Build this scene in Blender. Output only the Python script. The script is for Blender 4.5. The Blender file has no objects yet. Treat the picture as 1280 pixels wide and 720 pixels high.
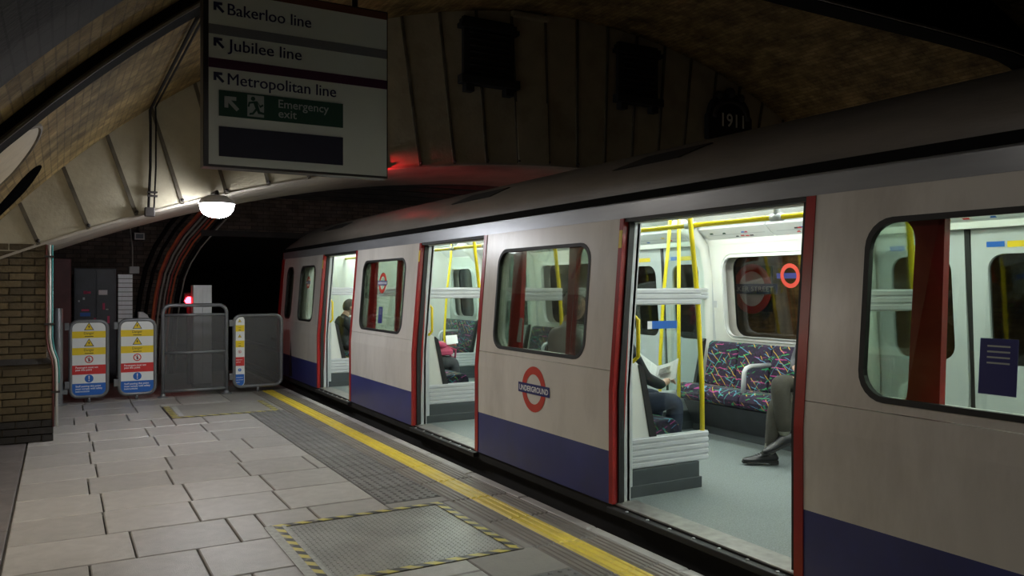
import bpy, bmesh, math, random
from mathutils import Vector, Matrix
random.seed(7)
SC = bpy.context.scene
COL = SC.collection

# ------------------------------------------------------------------ camera, world, exposure
cam_d = bpy.data.cameras.new('camera')
cam_d.sensor_width = 36.0
cam_d.lens = 28.125
cam_d.shift_y = -2.0 / 1280
cam_d.clip_end = 200
cam = bpy.data.objects.new('camera', cam_d)
COL.objects.link(cam)
cam.location = (0, 0, 1.6)
cam.rotation_euler = (math.radians(90), 0, -math.radians(29.47))
SC.camera = cam
w = bpy.data.worlds.new('world'); SC.world = w; w.use_nodes = True
w.node_tree.nodes['Background'].inputs[0].default_value = (0.9, 0.85, 0.8, 1)
w.node_tree.nodes['Background'].inputs[1].default_value = 0.02
SC.view_settings.view_transform = 'Standard'
SC.view_settings.look = 'None'
SC.view_settings.gamma = 1.0
SC.view_settings.use_curve_mapping = False
SC.view_settings.exposure = 0.45
SC.cycles.transparent_max_bounces = 20
SC.cycles.sample_clamp_indirect = 4.0
LAMP_STRENGTH = 80.0        # glass globe on the arch
OPPOSITE_FILL = 75.0        # added globe, out of view, lighting the roundel across the tracks
TRAIN_LIGHT = 16.0          # fluorescent tubes in the carriage
TUNNEL_RED = 40.0

# ------------------------------------------------------------------ materials
MATS = {}
def nodes_of(name):
    m = bpy.data.materials.new(name); m.use_nodes = True
    nt = m.node_tree
    return m, nt, nt.nodes['Principled BSDF']
def N(nt, typ, **kw):
    n = nt.nodes.new(typ)
    for k, v in kw.items():
        if k.startswith('i_'):
            key = k[2:]
            key = int(key) if key.isdigit() else key.replace('_', ' ')
            n.inputs[key].default_value = v
        else:
            setattr(n, k, v)
    return n
def ramp(nt, stops, interp='LINEAR'):
    r = nt.nodes.new('ShaderNodeValToRGB'); r.color_ramp.interpolation = interp
    els = r.color_ramp.elements
    while len(els) < len(stops): els.new(0.5)
    for e, (p, c) in zip(els, stops):
        e.position = p; e.color = (*c, 1) if len(c) == 3 else c
    return r
def pm(name, base, rough=0.55, metal=0.0, var=0.12, scale=5.0, bump=0.0, bscale=60.0, stretch=(1, 1, 1), dirt=None, dirt_amt=0.5, per_object=0.0, spec=0.5):
    m, nt, bs = nodes_of(name)
    tc = N(nt, 'ShaderNodeTexCoord')
    mp = N(nt, 'ShaderNodeMapping'); mp.inputs['Scale'].default_value = stretch
    nt.links.new(tc.outputs['Object'], mp.inputs[0])
    nz = N(nt, 'ShaderNodeTexNoise'); nz.inputs['Scale'].default_value = scale; nz.inputs['Detail'].default_value = 6
    nt.links.new(mp.outputs[0], nz.inputs['Vector'])
    lo = tuple(max(0, c * (1 - var)) for c in base); hi = tuple(min(1, c * (1 + var)) for c in base)
    rp = ramp(nt, [(0.3, lo), (0.7, hi)])
    nt.links.new(nz.outputs['Fac'], rp.inputs[0])
    out = rp.outputs[0]
    if dirt:
        n2 = N(nt, 'ShaderNodeTexNoise'); n2.inputs['Scale'].default_value = scale * 0.45; n2.inputs['Detail'].default_value = 9; n2.inputs['Roughness'].default_value = 0.7
        nt.links.new(mp.outputs[0], n2.inputs['Vector'])
        r2 = ramp(nt, [(0.48, (0, 0, 0)), (0.75, (dirt_amt,) * 3)])
        nt.links.new(n2.outputs['Fac'], r2.inputs[0])
        mx = N(nt, 'ShaderNodeMixRGB'); mx.inputs[2].default_value = (*dirt, 1)
        nt.links.new(r2.outputs[0], mx.inputs[0]); nt.links.new(out, mx.inputs[1]); out = mx.outputs[0]
    if per_object:
        oi = N(nt, 'ShaderNodeObjectInfo')
        mr = N(nt, 'ShaderNodeMapRange'); mr.inputs[3].default_value = 1 - per_object; mr.inputs[4].default_value = 1 + per_object
        nt.links.new(oi.outputs['Random'], mr.inputs[0])
        mx = N(nt, 'ShaderNodeMixRGB', blend_type='MULTIPLY'); mx.inputs[0].default_value = 1
        nt.links.new(out, mx.inputs[1]); nt.links.new(mr.outputs[0], mx.inputs[2]); out = mx.outputs[0]
    nt.links.new(out, bs.inputs['Base Color'])
    bs.inputs['Roughness'].default_value = rough; bs.inputs['Metallic'].default_value = metal
    bs.inputs['Specular IOR Level'].default_value = spec
    if bump:
        n3 = N(nt, 'ShaderNodeTexNoise'); n3.inputs['Scale'].default_value = bscale; n3.inputs['Detail'].default_value = 4
        nt.links.new(mp.outputs[0], n3.inputs['Vector'])
        bp = N(nt, 'ShaderNodeBump'); bp.inputs['Strength'].default_value = bump; bp.inputs['Distance'].default_value = 0.01
        nt.links.new(n3.outputs['Fac'], bp.inputs['Height']); nt.links.new(bp.outputs[0], bs.inputs['Normal'])
    MATS[name] = m
    return m
def emit(name, col, strength):
    m, nt, bs = nodes_of(name)
    bs.inputs['Base Color'].default_value = (*col, 1)
    bs.inputs['Emission Color'].default_value = (*col, 1)
    bs.inputs['Emission Strength'].default_value = strength
    MATS[name] = m; return m
def glass(name, tint, refl=0.06, rough=0.03):
    m = bpy.data.materials.new(name); m.use_nodes = True; nt = m.node_tree; nt.nodes.clear()
    o = N(nt, 'ShaderNodeOutputMaterial'); t = N(nt, 'ShaderNodeBsdfTransparent'); g = N(nt, 'ShaderNodeBsdfGlossy')
    t.inputs[0].default_value = (*tint, 1); g.inputs['Roughness'].default_value = rough
    lw = N(nt, 'ShaderNodeLayerWeight'); lw.inputs[0].default_value = 0.2
    mr = N(nt, 'ShaderNodeMapRange'); mr.inputs[3].default_value = refl; mr.inputs[4].default_value = 0.45
    mx = N(nt, 'ShaderNodeMixShader')
    nt.links.new(lw.outputs['Fresnel'], mr.inputs[0]); nt.links.new(mr.outputs[0], mx.inputs[0])
    nt.links.new(t.outputs[0], mx.inputs[1]); nt.links.new(g.outputs[0], mx.inputs[2]); nt.links.new(mx.outputs[0], o.inputs[0])
    MATS[name] = m; return m
def brick_mat(name, c1, c2, mortar, scale_uv=1.0, bw=0.225, bh=0.075, ms=0.012, bump=0.6, rough=0.85, soot=(0.035, 0.026, 0.014), soot_amt=0.75, soot_scale=2.6):
    m, nt, bs = nodes_of(name)
    uv = N(nt, 'ShaderNodeUVMap'); uv.uv_map = 'UVMap'
    bt = N(nt, 'ShaderNodeTexBrick'); bt.inputs['Scale'].default_value = 1.0
    bt.inputs['Brick Width'].default_value = bw; bt.inputs['Row Height'].default_value = bh; bt.inputs['Mortar Size'].default_value = ms / 2
    bt.inputs['Color1'].default_value = (*c1, 1); bt.inputs['Color2'].default_value = (*c2, 1); bt.inputs['Mortar'].default_value = (*mortar, 1)
    nt.links.new(uv.outputs[0], bt.inputs['Vector'])
    nz = N(nt, 'ShaderNodeTexNoise'); nz.inputs['Scale'].default_value = soot_scale; nz.inputs['Detail'].default_value = 10; nz.inputs['Roughness'].default_value = 0.7
    tc = N(nt, 'ShaderNodeTexCoord'); nt.links.new(tc.outputs['Object'], nz.inputs['Vector'])
    rp = ramp(nt, [(0.35, (soot_amt,) * 3), (0.65, (0.05,) * 3)]); nt.links.new(nz.outputs['Fac'], rp.inputs[0])
    mx = N(nt, 'ShaderNodeMixRGB'); mx.inputs[2].default_value = (*soot, 1)
    nt.links.new(rp.outputs[0], mx.inputs[0]); nt.links.new(bt.outputs['Color'], mx.inputs[1]); nt.links.new(mx.outputs[0], bs.inputs['Base Color'])
    bs.inputs['Roughness'].default_value = rough; bs.inputs['Specular IOR Level'].default_value = 0.15
    inv = N(nt, 'ShaderNodeMath', operation='SUBTRACT'); inv.inputs[0].default_value = 1.0
    nt.links.new(bt.outputs['Fac'], inv.inputs[1])
    n3 = N(nt, 'ShaderNodeTexNoise'); n3.inputs['Scale'].default_value = 25; nt.links.new(tc.outputs['Object'], n3.inputs['Vector'])
    ad = N(nt, 'ShaderNodeMath', operation='MULTIPLY_ADD'); ad.inputs[1].default_value = 0.8
    nt.links.new(n3.outputs['Fac'], ad.inputs[0]); nt.links.new(inv.outputs[0], ad.inputs[2])
    bp = N(nt, 'ShaderNodeBump'); bp.inputs['Strength'].default_value = bump; bp.inputs['Distance'].default_value = 0.012
    nt.links.new(ad.outputs[0], bp.inputs['Height']); nt.links.new(bp.outputs[0], bs.inputs['Normal'])
    MATS[name] = m; return m
def moquette():
    m, nt, bs = nodes_of('moquette')
    tc = N(nt, 'ShaderNodeTexCoord')
    out = None
    base = N(nt, 'ShaderNodeTexNoise'); base.inputs['Scale'].default_value = 22
    nt.links.new(tc.outputs['Object'], base.inputs['Vector'])
    br = ramp(nt, [(0.42, (0.018, 0.014, 0.03)), (0.55, (0.035, 0.016, 0.05)), (0.66, (0.016, 0.013, 0.016))]); nt.links.new(base.outputs['Fac'], br.inputs[0])
    out = br.outputs[0]
    for i, (ang, col, sc, th) in enumerate([((0.9, 0.5, 0.3), (0.04, 0.42, 0.12), 5.2, 0.975), ((0.2, 1.0, 0.9), (0.75, 0.45, 0.05), 4.4, 0.98), ((1.6, 0.1, 2.0), (0.55, 0.06, 0.28), 4.8, 0.975), ((0.5, 2.2, 0.7), (0.12, 0.32, 0.5), 5.6, 0.98), ((2.5, .4, 1.2), (0.05, 0.35, 0.3), 4.6, 0.98)]):
        mp = N(nt, 'ShaderNodeMapping'); mp.inputs['Rotation'].default_value = ang; mp.inputs['Location'].default_value = (i * 1.7, i, 0)
        nt.links.new(tc.outputs['Object'], mp.inputs[0])
        wv = N(nt, 'ShaderNodeTexWave'); wv.inputs['Scale'].default_value = sc; wv.inputs['Distortion'].default_value = 1.2; wv.inputs['Detail'].default_value = 1; wv.inputs['Detail Scale'].default_value = 3.0
        nt.links.new(mp.outputs[0], wv.inputs['Vector'])
        rp = ramp(nt, [(th - 0.02, (0, 0, 0)), (th, (0.7, 0.7, 0.7))]); nt.links.new(wv.outputs['Fac'], rp.inputs[0])
        nm = N(nt, 'ShaderNodeTexNoise'); nm.inputs['Scale'].default_value = 7.5; nt.links.new(mp.outputs[0], nm.inputs['Vector'])
        nr = ramp(nt, [(0.50, (0, 0, 0)), (0.56, (1, 1, 1))]); nt.links.new(nm.outputs['Fac'], nr.inputs[0])
        mu = N(nt, 'ShaderNodeMath', operation='MULTIPLY'); nt.links.new(rp.outputs[0], mu.inputs[0]); nt.links.new(nr.outputs[0], mu.inputs[1])
        mx = N(nt, 'ShaderNodeMixRGB'); mx.inputs[2].default_value = (*col, 1)
        nt.links.new(mu.outputs[0], mx.inputs[0]); nt.links.new(out, mx.inputs[1]); out = mx.outputs[0]
    nt.links.new(out, bs.inputs['Base Color']); bs.inputs['Roughness'].default_value = 0.95
    MATS['moquette'] = m
def hazard():
    m, nt, bs = nodes_of('hazard_tape')
    uv = N(nt, 'ShaderNodeUVMap'); uv.uv_map = 'UVMap'
    sp = N(nt, 'ShaderNodeSeparateXYZ'); nt.links.new(uv.outputs[0], sp.inputs[0])
    ad = N(nt, 'ShaderNodeMath', operation='ADD'); nt.links.new(sp.outputs[0], ad.inputs[0]); nt.links.new(sp.outputs[1], ad.inputs[1])
    ml = N(nt, 'ShaderNodeMath', operation='MULTIPLY'); ml.inputs[1].default_value = 7.0; nt.links.new(ad.outputs[0], ml.inputs[0])
    fr = N(nt, 'ShaderNodeMath', operation='FRACT'); nt.links.new(ml.outputs[0], fr.inputs[0])
    gt = N(nt, 'ShaderNodeMath', operation='GREATER_THAN'); gt.inputs[1].default_value = 0.5; nt.links.new(fr.outputs[0], gt.inputs[0])
    mx = N(nt, 'ShaderNodeMixRGB'); mx.inputs[1].default_value = (0.55, 0.47, 0.09, 1); mx.inputs[2].default_value = (0.03, 0.03, 0.03, 1)
    nt.links.new(gt.outputs[0], mx.inputs[0])
    tc = N(nt, 'ShaderNodeTexCoord'); nz = N(nt, 'ShaderNodeTexNoise'); nz.inputs['Scale'].default_value = 14; nz.inputs['Detail'].default_value = 8
    nt.links.new(tc.outputs['Object'], nz.inputs['Vector'])
    rp = ramp(nt, [(0.5, (0, 0, 0)), (0.72, (0.8,) * 3)]); nt.links.new(nz.outputs['Fac'], rp.inputs[0])
    m2 = N(nt, 'ShaderNodeMixRGB'); m2.inputs[2].default_value = (0.33, 0.31, 0.27, 1)
    nt.links.new(rp.outputs[0], m2.inputs[0]); nt.links.new(mx.outputs[0], m2.inputs[1]); nt.links.new(m2.outputs[0], bs.inputs['Base Color'])
    bs.inputs['Roughness'].default_value = 0.45
    MATS['hazard_tape'] = m
def treadplate():
    m, nt, bs = nodes_of('treadplate')
    tc = N(nt, 'ShaderNodeTexCoord'); nz = N(nt, 'ShaderNodeTexNoise'); nz.inputs['Scale'].default_value = 3; nz.inputs['Detail'].default_value = 8
    nt.links.new(tc.outputs['Object'], nz.inputs['Vector'])
    rp = ramp(nt, [(0.35, (0.24, 0.24, 0.22)), (0.7, (0.36, 0.355, 0.335))]); nt.links.new(nz.outputs['Fac'], rp.inputs[0]); nt.links.new(rp.outputs[0], bs.inputs['Base Color'])
    bs.inputs['Roughness'].default_value = 0.4; bs.inputs['Metallic'].default_value = 0.35
    MATS['treadplate'] = m
def mesh_screen(name, col, alpha):
    m = bpy.data.materials.new(name); m.use_nodes = True; nt = m.node_tree
    bs = nt.nodes['Principled BSDF']; o = nt.nodes['Material Output']
    bs.inputs['Base Color'].default_value = (*col, 1); bs.inputs['Roughness'].default_value = 0.5
    t = N(nt, 'ShaderNodeBsdfTransparent'); mx = N(nt, 'ShaderNodeMixShader'); mx.inputs[0].default_value = alpha
    nt.links.new(t.outputs[0], mx.inputs[1]); nt.links.new(bs.outputs[0], mx.inputs[2]); nt.links.new(mx.outputs[0], o.inputs[0])
    MATS[name] = m
def newsprint():
    m, nt, bs = nodes_of('newsprint')
    uv = N(nt, 'ShaderNodeUVMap'); uv.uv_map = 'UVMap'
    bt = N(nt, 'ShaderNodeTexBrick'); bt.inputs['Scale'].default_value = 1; bt.inputs['Brick Width'].default_value = 0.05; bt.inputs['Row Height'].default_value = 0.008; bt.inputs['Mortar Size'].default_value = 0.0026
    bt.inputs['Color1'].default_value = (0.42, 0.42, 0.42, 1); bt.inputs['Color2'].default_value = (0.62, 0.62, 0.62, 1); bt.inputs['Mortar'].default_value = (0.8, 0.8, 0.78, 1)
    bt.offset = 0.0
    nt.links.new(uv.outputs[0], bt.inputs['Vector']); nt.links.new(bt.outputs['Color'], bs.inputs['Base Color']); bs.inputs['Roughness'].default_value = 0.9
    MATS['newsprint'] = m

pm('flagstone', (0.37, 0.35, 0.33), 0.34, var=0.14, scale=9, bump=0.25, bscale=160, dirt=(0.20, 0.18, 0.16), dirt_amt=0.4, per_object=0.10)
pm('floor_base', (0.10, 0.09, 0.08), 0.8, var=0.3)
pm('floor_edge', (0.12, 0.105, 0.10), 0.6, var=0.25, dirt=(0.05, 0.045, 0.04))
pm('tactile', (0.15, 0.145, 0.14), 0.5, var=0.2, per_object=0.08)
pm('ribbed', (0.21, 0.19, 0.165), 0.5, var=0.18, per_object=0.08, dirt=(0.10, 0.09, 0.08))
pm('yellow_line', (0.74, 0.56, 0.05), 0.45, var=0.12, scale=12, dirt=(0.36, 0.28, 0.10), dirt_amt=0.6)
pm('coping', (0.42, 0.40, 0.38), 0.55, var=0.15, dirt=(0.16, 0.15, 0.14), per_object=0.06)
pm('concrete', (0.26, 0.245, 0.225), 0.6, var=0.12, bump=0.2, dirt=(0.13, 0.12, 0.11))
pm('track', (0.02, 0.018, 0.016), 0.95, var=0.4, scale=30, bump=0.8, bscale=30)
pm('rail', (0.16, 0.13, 0.11), 0.4, 0.8)
brick_mat('vault_brick', (0.40, 0.28, 0.115), (0.27, 0.18, 0.07), (0.22, 0.155, 0.07), soot_amt=0.85, bump=0.9)
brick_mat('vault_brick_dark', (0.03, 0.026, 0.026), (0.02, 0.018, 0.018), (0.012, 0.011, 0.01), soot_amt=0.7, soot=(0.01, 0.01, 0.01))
brick_mat('tunnel_brick', (0.20, 0.15, 0.125), (0.11, 0.09, 0.085), (0.06, 0.05, 0.05), soot_amt=0.7)
pm('pier_brick', (0.105, 0.078, 0.038), 0.75, var=0.25, scale=14, bump=0.5, bscale=50, per_object=0.35, dirt=(0.06, 0.045, 0.025), dirt_amt=0.7)
pm('pier_brick_black', (0.018, 0.016, 0.015), 0.5, var=0.3, bump=0.4)
pm('mortar', (0.07, 0.055, 0.035), 0.95, var=0.3)
pm('cream_wall', (0.41, 0.37, 0.27), 0.55, var=0.10, scale=3, bump=0.35, bscale=22, dirt=(0.20, 0.165, 0.11), dirt_amt=0.65)
pm('soffit', (0.40, 0.36, 0.30), 0.7, var=0.15, scale=2, dirt=(0.12, 0.10, 0.08), dirt_amt=0.7, bump=0.2)
pm('iron', (0.035, 0.03, 0.028), 0.6, 0.3, var=0.3)
pm('rib_iron', (0.10, 0.085, 0.06), 0.7, 0.1, var=0.4)
pm('black_iron', (0.010, 0.010, 0.011), 0.8, 0.0, var=0.2)
pm('barrier', (0.19, 0.195, 0.205), 0.38, 0.35, var=0.1)
mesh_screen('barrier_mesh', (0.10, 0.10, 0.10), 0.55)
pm('board_white', (0.80, 0.81, 0.80), 0.4, var=0.02)
pm('board_yellow', (0.85, 0.62, 0.02), 0.4, var=0.03)
pm('board_red', (0.60, 0.03, 0.03), 0.4, var=0.03)
pm('board_blue', (0.02, 0.13, 0.50), 0.4, var=0.03)
pm('print_black', (0.02, 0.02, 0.02), 0.5, var=0.0)
pm('print_white', (0.85, 0.85, 0.85), 0.5, var=0.0)
pm('sign_white', (0.80, 0.83, 0.76), 0.4, var=0.03, scale=2)
pm('sign_frame', (0.035, 0.032, 0.032), 0.4, 0.3)
pm('sign_navy', (0.016, 0.016, 0.07), 0.35, var=0.05)
pm('sign_panel', (0.02, 0.02, 0.045), 0.6, var=0.05)
pm('sign_green', (0.02, 0.075, 0.05), 0.65, var=0.05)
pm('sign_pale', (0.42, 0.46, 0.44), 0.6, var=0.03)
pm('line_grey', (0.22, 0.22, 0.24), 0.4, var=0.03)
pm('line_brown', (0.16, 0.055, 0.03), 0.4, var=0.03)
pm('line_magenta', (0.08, 0.015, 0.05), 0.4, var=0.03)
pm('body_white', (0.66, 0.63, 0.585), 0.30, var=0.06, scale=2.5, stretch=(1, 1.6, 0.5), dirt=(0.33, 0.295, 0.25), dirt_amt=0.5, bump=0.04, bscale=3, spec=0.6)
pm('body_blue', (0.035, 0.042, 0.185), 0.3, var=0.12, scale=3, dirt=(0.04, 0.04, 0.08), dirt_amt=0.5, spec=0.6)
pm('body_red', (0.33, 0.014, 0.013), 0.32, var=0.15, scale=6, dirt=(0.16, 0.02, 0.02), dirt_amt=0.5)
pm('roundel_red', (0.55, 0.055, 0.035), 0.4, var=0.06)
pm('roundel_blue', (0.025, 0.03, 0.16), 0.4, var=0.05)
pm('cantrail', (0.33, 0.34, 0.36), 0.34, 0.45, var=0.08, stretch=(1, 0.5, 3))
pm('roof', (0.155, 0.135, 0.115), 0.42, 0.0, var=0.14, scale=4, stretch=(2, 0.5, 2), dirt=(0.07, 0.06, 0.05), dirt_amt=0.6, bump=0.15, bscale=40)
pm('rubber', (0.012, 0.012, 0.012), 0.6, var=0.1)
pm('gutter_black', (0.008, 0.008, 0.008), 0.95, var=0.1, spec=0.05)
pm('recess_shade_black', (0.003, 0.003, 0.003), 1.0, var=0.0, spec=0.0)  # stands for the darkness inside the vault recess
pm('underframe', (0.012, 0.011, 0.010), 0.85, var=0.3)
pm('door_sill', (0.30, 0.29, 0.27), 0.42, 0.6, var=0.2, scale=15)
pm('int_cream', (0.73, 0.75, 0.70), 0.4, var=0.02)
pm('int_white', (0.80, 0.82, 0.80), 0.4, var=0.02)
pm('int_grey', (0.52, 0.55, 0.56), 0.4, var=0.03)
pm('int_dark', (0.05, 0.06, 0.065), 0.5, var=0.1)
pm('int_ribbed', (0.60, 0.62, 0.64), 0.35, 0.2, var=0.03)
pm('pole_yellow', (0.80, 0.63, 0.012), 0.3, var=0.04)
pm('steel', (0.55, 0.56, 0.57), 0.3, 0.8, var=0.05)
pm('train_floor', (0.175, 0.205, 0.20), 0.45, var=0.35, scale=120, spec=0.4)
pm('heater', (0.035, 0.038, 0.045), 0.5, var=0.2)
pm('advert', (0.72, 0.74, 0.74), 0.4, var=0.04)
pm('galv', (0.78, 0.79, 0.80), 0.5, 0.3, var=0.06, stretch=(6, 6, 1))
pm('maroon', (0.14, 0.045, 0.04), 0.5, var=0.2)
pm('panel_black', (0.045, 0.05, 0.06), 0.45, var=0.2)
pm('cable_orange', (0.75, 0.16, 0.06), 0.5, var=0.2)
pm('cable_red', (0.50, 0.08, 0.06), 0.5, var=0.2)
pm('cable_grey', (0.45, 0.42, 0.38), 0.5, var=0.2)
pm('cable_black', (0.014, 0.012, 0.012), 0.9, var=0.2, spec=0.1)
pm('cable_white', (0.55, 0.55, 0.52), 0.4, var=0.1)
pm('cable_teal', (0.05, 0.25, 0.24), 0.4, var=0.1)
pm('tape_clear', (0.5, 0.5, 0.48), 0.25, var=0.15, scale=30)
pm('skin', (0.50, 0.30, 0.22), 0.5, var=0.05)
pm('jacket_black', (0.018, 0.018, 0.022), 0.8, var=0.2, bump=0.3)
pm('jeans', (0.012, 0.018, 0.042), 0.85, var=0.2, scale=30)
pm('khaki', (0.034, 0.032, 0.023), 0.85, var=0.12, scale=14, bump=0.3)
pm('leather', (0.010, 0.010, 0.011), 0.38, var=0.1)
pm('sock', (0.22, 0.22, 0.18), 0.9, var=0.1)
pm('shirt_pale', (0.42, 0.44, 0.45), 0.85, var=0.1)
pm('coat_grey', (0.07, 0.07, 0.08), 0.85, var=0.1)
pm('hair_brown', (0.05, 0.03, 0.018), 0.6, var=0.3, scale=60, bump=0.5, bscale=120)
pm('hair_grey', (0.20, 0.18, 0.16), 0.6, var=0.2, scale=60, bump=0.5, bscale=120)
pm('pink', (0.62, 0.07, 0.16), 0.6, var=0.12)
pm('paper_photo', (0.24, 0.23, 0.21), 0.9, var=0.6, scale=30)
moquette(); hazard(); treadplate(); newsprint()
glass('window_glass', (0.78, 0.82, 0.77), 0.045)
glass('door_glass', (0.86, 0.9, 0.86), 0.03)
glass('far_glass', (0.60, 0.60, 0.56), 0.07)
glass('screen_glass', (0.90, 0.95, 0.93), 0.03)
emit('lamp_globe', (0.93, 0.95, 1.0), LAMP_STRENGTH)
emit('globe_fill_opposite', (1.0, 0.93, 0.85), OPPOSITE_FILL)
emit('fill_pendant_bright', (1.0, 0.94, 0.86), 42.0)
emit('fill_pendant_dim', (1.0, 0.94, 0.86), 14.0)
emit('lamp_wall_added', (1.0, 0.93, 0.80), 105.0)
emit('tube_light', (0.93, 1.0, 0.95), TRAIN_LIGHT)
emit('signal_red', (1.0, 0.012, 0.02), TUNNEL_RED)

# ------------------------------------------------------------------ mesh helpers
class MB:
    def __init__(s): s.v = []; s.f = []; s.m = []; s.uv = {}
    def add(s, vs, fs, mi=0):
        o = len(s.v); s.v += [tuple(p) for p in vs]
        for f in fs: s.f.append(tuple(i + o for i in f)); s.m.append(mi)
        return s
    def box(s, x0, x1, y0, y1, z0, z1, mi=0):
        vs = [(x0, y0, z0), (x1, y0, z0), (x1, y1, z0), (x0, y1, z0), (x0, y0, z1), (x1, y0, z1), (x1, y1, z1), (x0, y1, z1)]
        return s.add(vs, [(0, 3, 2, 1), (4, 5, 6, 7), (0, 1, 5, 4), (1, 2, 6, 5), (2, 3, 7, 6), (3, 0, 4, 7)], mi)
    def tube(s, path, r, n=10, closed=False, mi=0, caps=True):
        P = [Vector(p) for p in path]; L = len(P); rings = []
        prev = None
        for i in range(L):
            if closed: t = (P[(i + 1) % L] - P[i - 1])
            else: t = (P[min(i + 1, L - 1)] - P[max(i - 1, 0)])
            t.normalize()
            if prev is None:
                a = Vector((0, 0, 1)) if abs(t.z) < 0.9 else Vector((1, 0, 0))
                u = t.cross(a).normalized()
            else:
                u = (prev - t * prev.dot(t)).normalized()
            prev = u; v = t.cross(u)
            rr = r[i] if isinstance(r, (list, tuple)) else r
            rings.append([P[i] + (u * math.cos(2 * math.pi * k / n) + v * math.sin(2 * math.pi * k / n)) * rr for k in range(n)])
        vs = [p for rg in rings for p in rg]; fs = []
        for i in range(L if closed else L - 1):
            a, b = i * n, ((i + 1) % L) * n
            for k in range(n): fs.append((a + k, a + (k + 1) % n, b + (k + 1) % n, b + k))
        if caps and not closed:
            fs.append(tuple(reversed(range(n)))); fs.append(tuple(range((L - 1) * n, L * n)))
        return s.add(vs, fs, mi)
    def lathe(s, prof, c=(0, 0, 0), n=20, axis='z', mi=0, caps=True):
        vs = []; fs = []
        for (r, h) in prof:
            for k in range(n):
                a = 2 * math.pi * k / n; x, y = r * math.cos(a), r * math.sin(a)
                q = {'z': (x, y, h), 'y': (x, h, y), 'x': (h, x, y)}[axis]
                vs.append((q[0] + c[0], q[1] + c[1], q[2] + c[2]))
        L = len(prof)
        for i in range(L - 1):
            for k in range(n): fs.append((i * n + k, i * n + (k + 1) % n, (i + 1) * n + (k + 1) % n, (i + 1) * n + k))
        if caps: fs.append(tuple(range(n))); fs.append(tuple(range((L - 1) * n, L * n)))
        return s.add(vs, fs, mi)
    def prism(s, poly, fn0, fn1, mi=0):
        """poly of 2D points mapped through fn0 and fn1 to two faces"""
        n = len(poly)
        vs = [fn0(*p) for p in poly] + [fn1(*p) for p in poly]
        fs = [tuple(range(n)), tuple(reversed(range(n, 2 * n)))]
        for k in range(n): fs.append((k, n + k, n + (k + 1) % n, (k + 1) % n))
        return s.add(vs, fs, mi)
    def sphere(s, c, r, n=16, m=10, mi=0):
        r = (r, r, r) if not isinstance(r, (tuple, list)) else r
        vs = [(c[0], c[1], c[2] - r[2])]; fs = []
        for i in range(1, m):
            a = math.pi * i / m
            for k in range(n):
                b = 2 * math.pi * k / n
                vs.append((c[0] + r[0] * math.sin(a) * math.cos(b), c[1] + r[1] * math.sin(a) * math.sin(b), c[2] - r[2] * math.cos(a)))
        vs.append((c[0], c[1], c[2] + r[2])); T = len(vs) - 1
        for k in range(n): fs.append((0, 1 + (k + 1) % n, 1 + k)); fs.append((T, T - n + k, T - n + (k + 1) % n))
        for i in range(m - 2):
            for k in range(n):
                a = 1 + i * n; b = a + n; fs.append((a + k, a + (k + 1) % n, b + (k + 1) % n, b + k))
        return s.add(vs, fs, mi)
    def strip(s, loopA, loopB, mi=0, close=False):
        n = len(loopA); vs = list(loopA) + list(loopB)
        fs = [(k, (k + 1) % n, n + (k + 1) % n, n + k) for k in range(n if close else n - 1)]
        return s.add(vs, fs, mi)
    def mesh(s, name, mats, smooth=False, fixn=True):
        me = bpy.data.meshes.new(name); me.from_pydata(s.v, [], s.f)
        for m in ([mats] if isinstance(mats, str) else mats): me.materials.append(MATS[m])
        if len(me.polygons) == len(s.m): me.polygons.foreach_set('material_index', s.m)
        if fixn:
            bm = bmesh.new(); bm.from_mesh(me); bmesh.ops.recalc_face_normals(bm, faces=bm.faces); bm.to_mesh(me); bm.free()
        if smooth:
            me.polygons.foreach_set('use_smooth', [True] * len(me.polygons))
        me.update()
        return me
WL = {}
def wloc(o): return WL.get(o.name, Vector((0, 0, 0)))
def ob(name, mesh, parent=None, loc=(0, 0, 0), rotz=0.0, bevel=0.0, sharp=None):
    o = bpy.data.objects.new(name, mesh); COL.objects.link(o)
    loc = Vector(loc)
    if parent is not None:
        o.parent = parent; o.location = loc - wloc(parent)
    else: o.location = loc
    WL[o.name] = loc
    if rotz: o.rotation_euler = (0, 0, rotz)
    if bevel:
        b = o.modifiers.new('bevel', 'BEVEL'); b.width = bevel; b.segments = 2; b.limit_method = 'ANGLE'; b.angle_limit = math.radians(40)
    if sharp:
        for p in mesh.polygons: p.use_smooth = True
        mesh.set_sharp_from_angle(angle=math.radians(sharp))
    return o
def tag(o, label, cat=None, group=None, kind=None):
    o['label'] = label
    if cat: o['category'] = cat
    if group: o['group'] = group
    if kind: o['kind'] = kind
    return o
def thing(name, label, cat, loc=(0, 0, 0), group=None, kind=None):
    o = bpy.data.objects.new(name, None); COL.objects.link(o); o.location = loc; o.empty_display_size = 0.1
    WL[o.name] = Vector(loc)
    return tag(o, label, cat, group, kind)
def part(name, mb, mat, parent, smooth=False, bevel=0.0, sharp=None, label=None, kind=None):
    """mesh in world coordinates, parented; origin at the parent's"""
    pl = wloc(parent)
    mb2 = mb
    mb2.v = [(p[0] - pl.x, p[1] - pl.y, p[2] - pl.z) for p in mb.v]
    o = ob(name, mb2.mesh(name, mat, smooth), parent, pl, bevel=bevel, sharp=sharp)
    if label: o['label'] = label
    if kind: o['kind'] = kind
    return o
def single(name, mb, mat, label, cat, loc=(0, 0, 0), smooth=False, bevel=0.0, sharp=None, kind=None, group=None):
    mb.v = [(p[0] - loc[0], p[1] - loc[1], p[2] - loc[2]) for p in mb.v]
    o = ob(name, mb.mesh(name, mat, smooth), None, loc, bevel=bevel, sharp=sharp)
    return tag(o, label, cat, group, kind)
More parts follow.
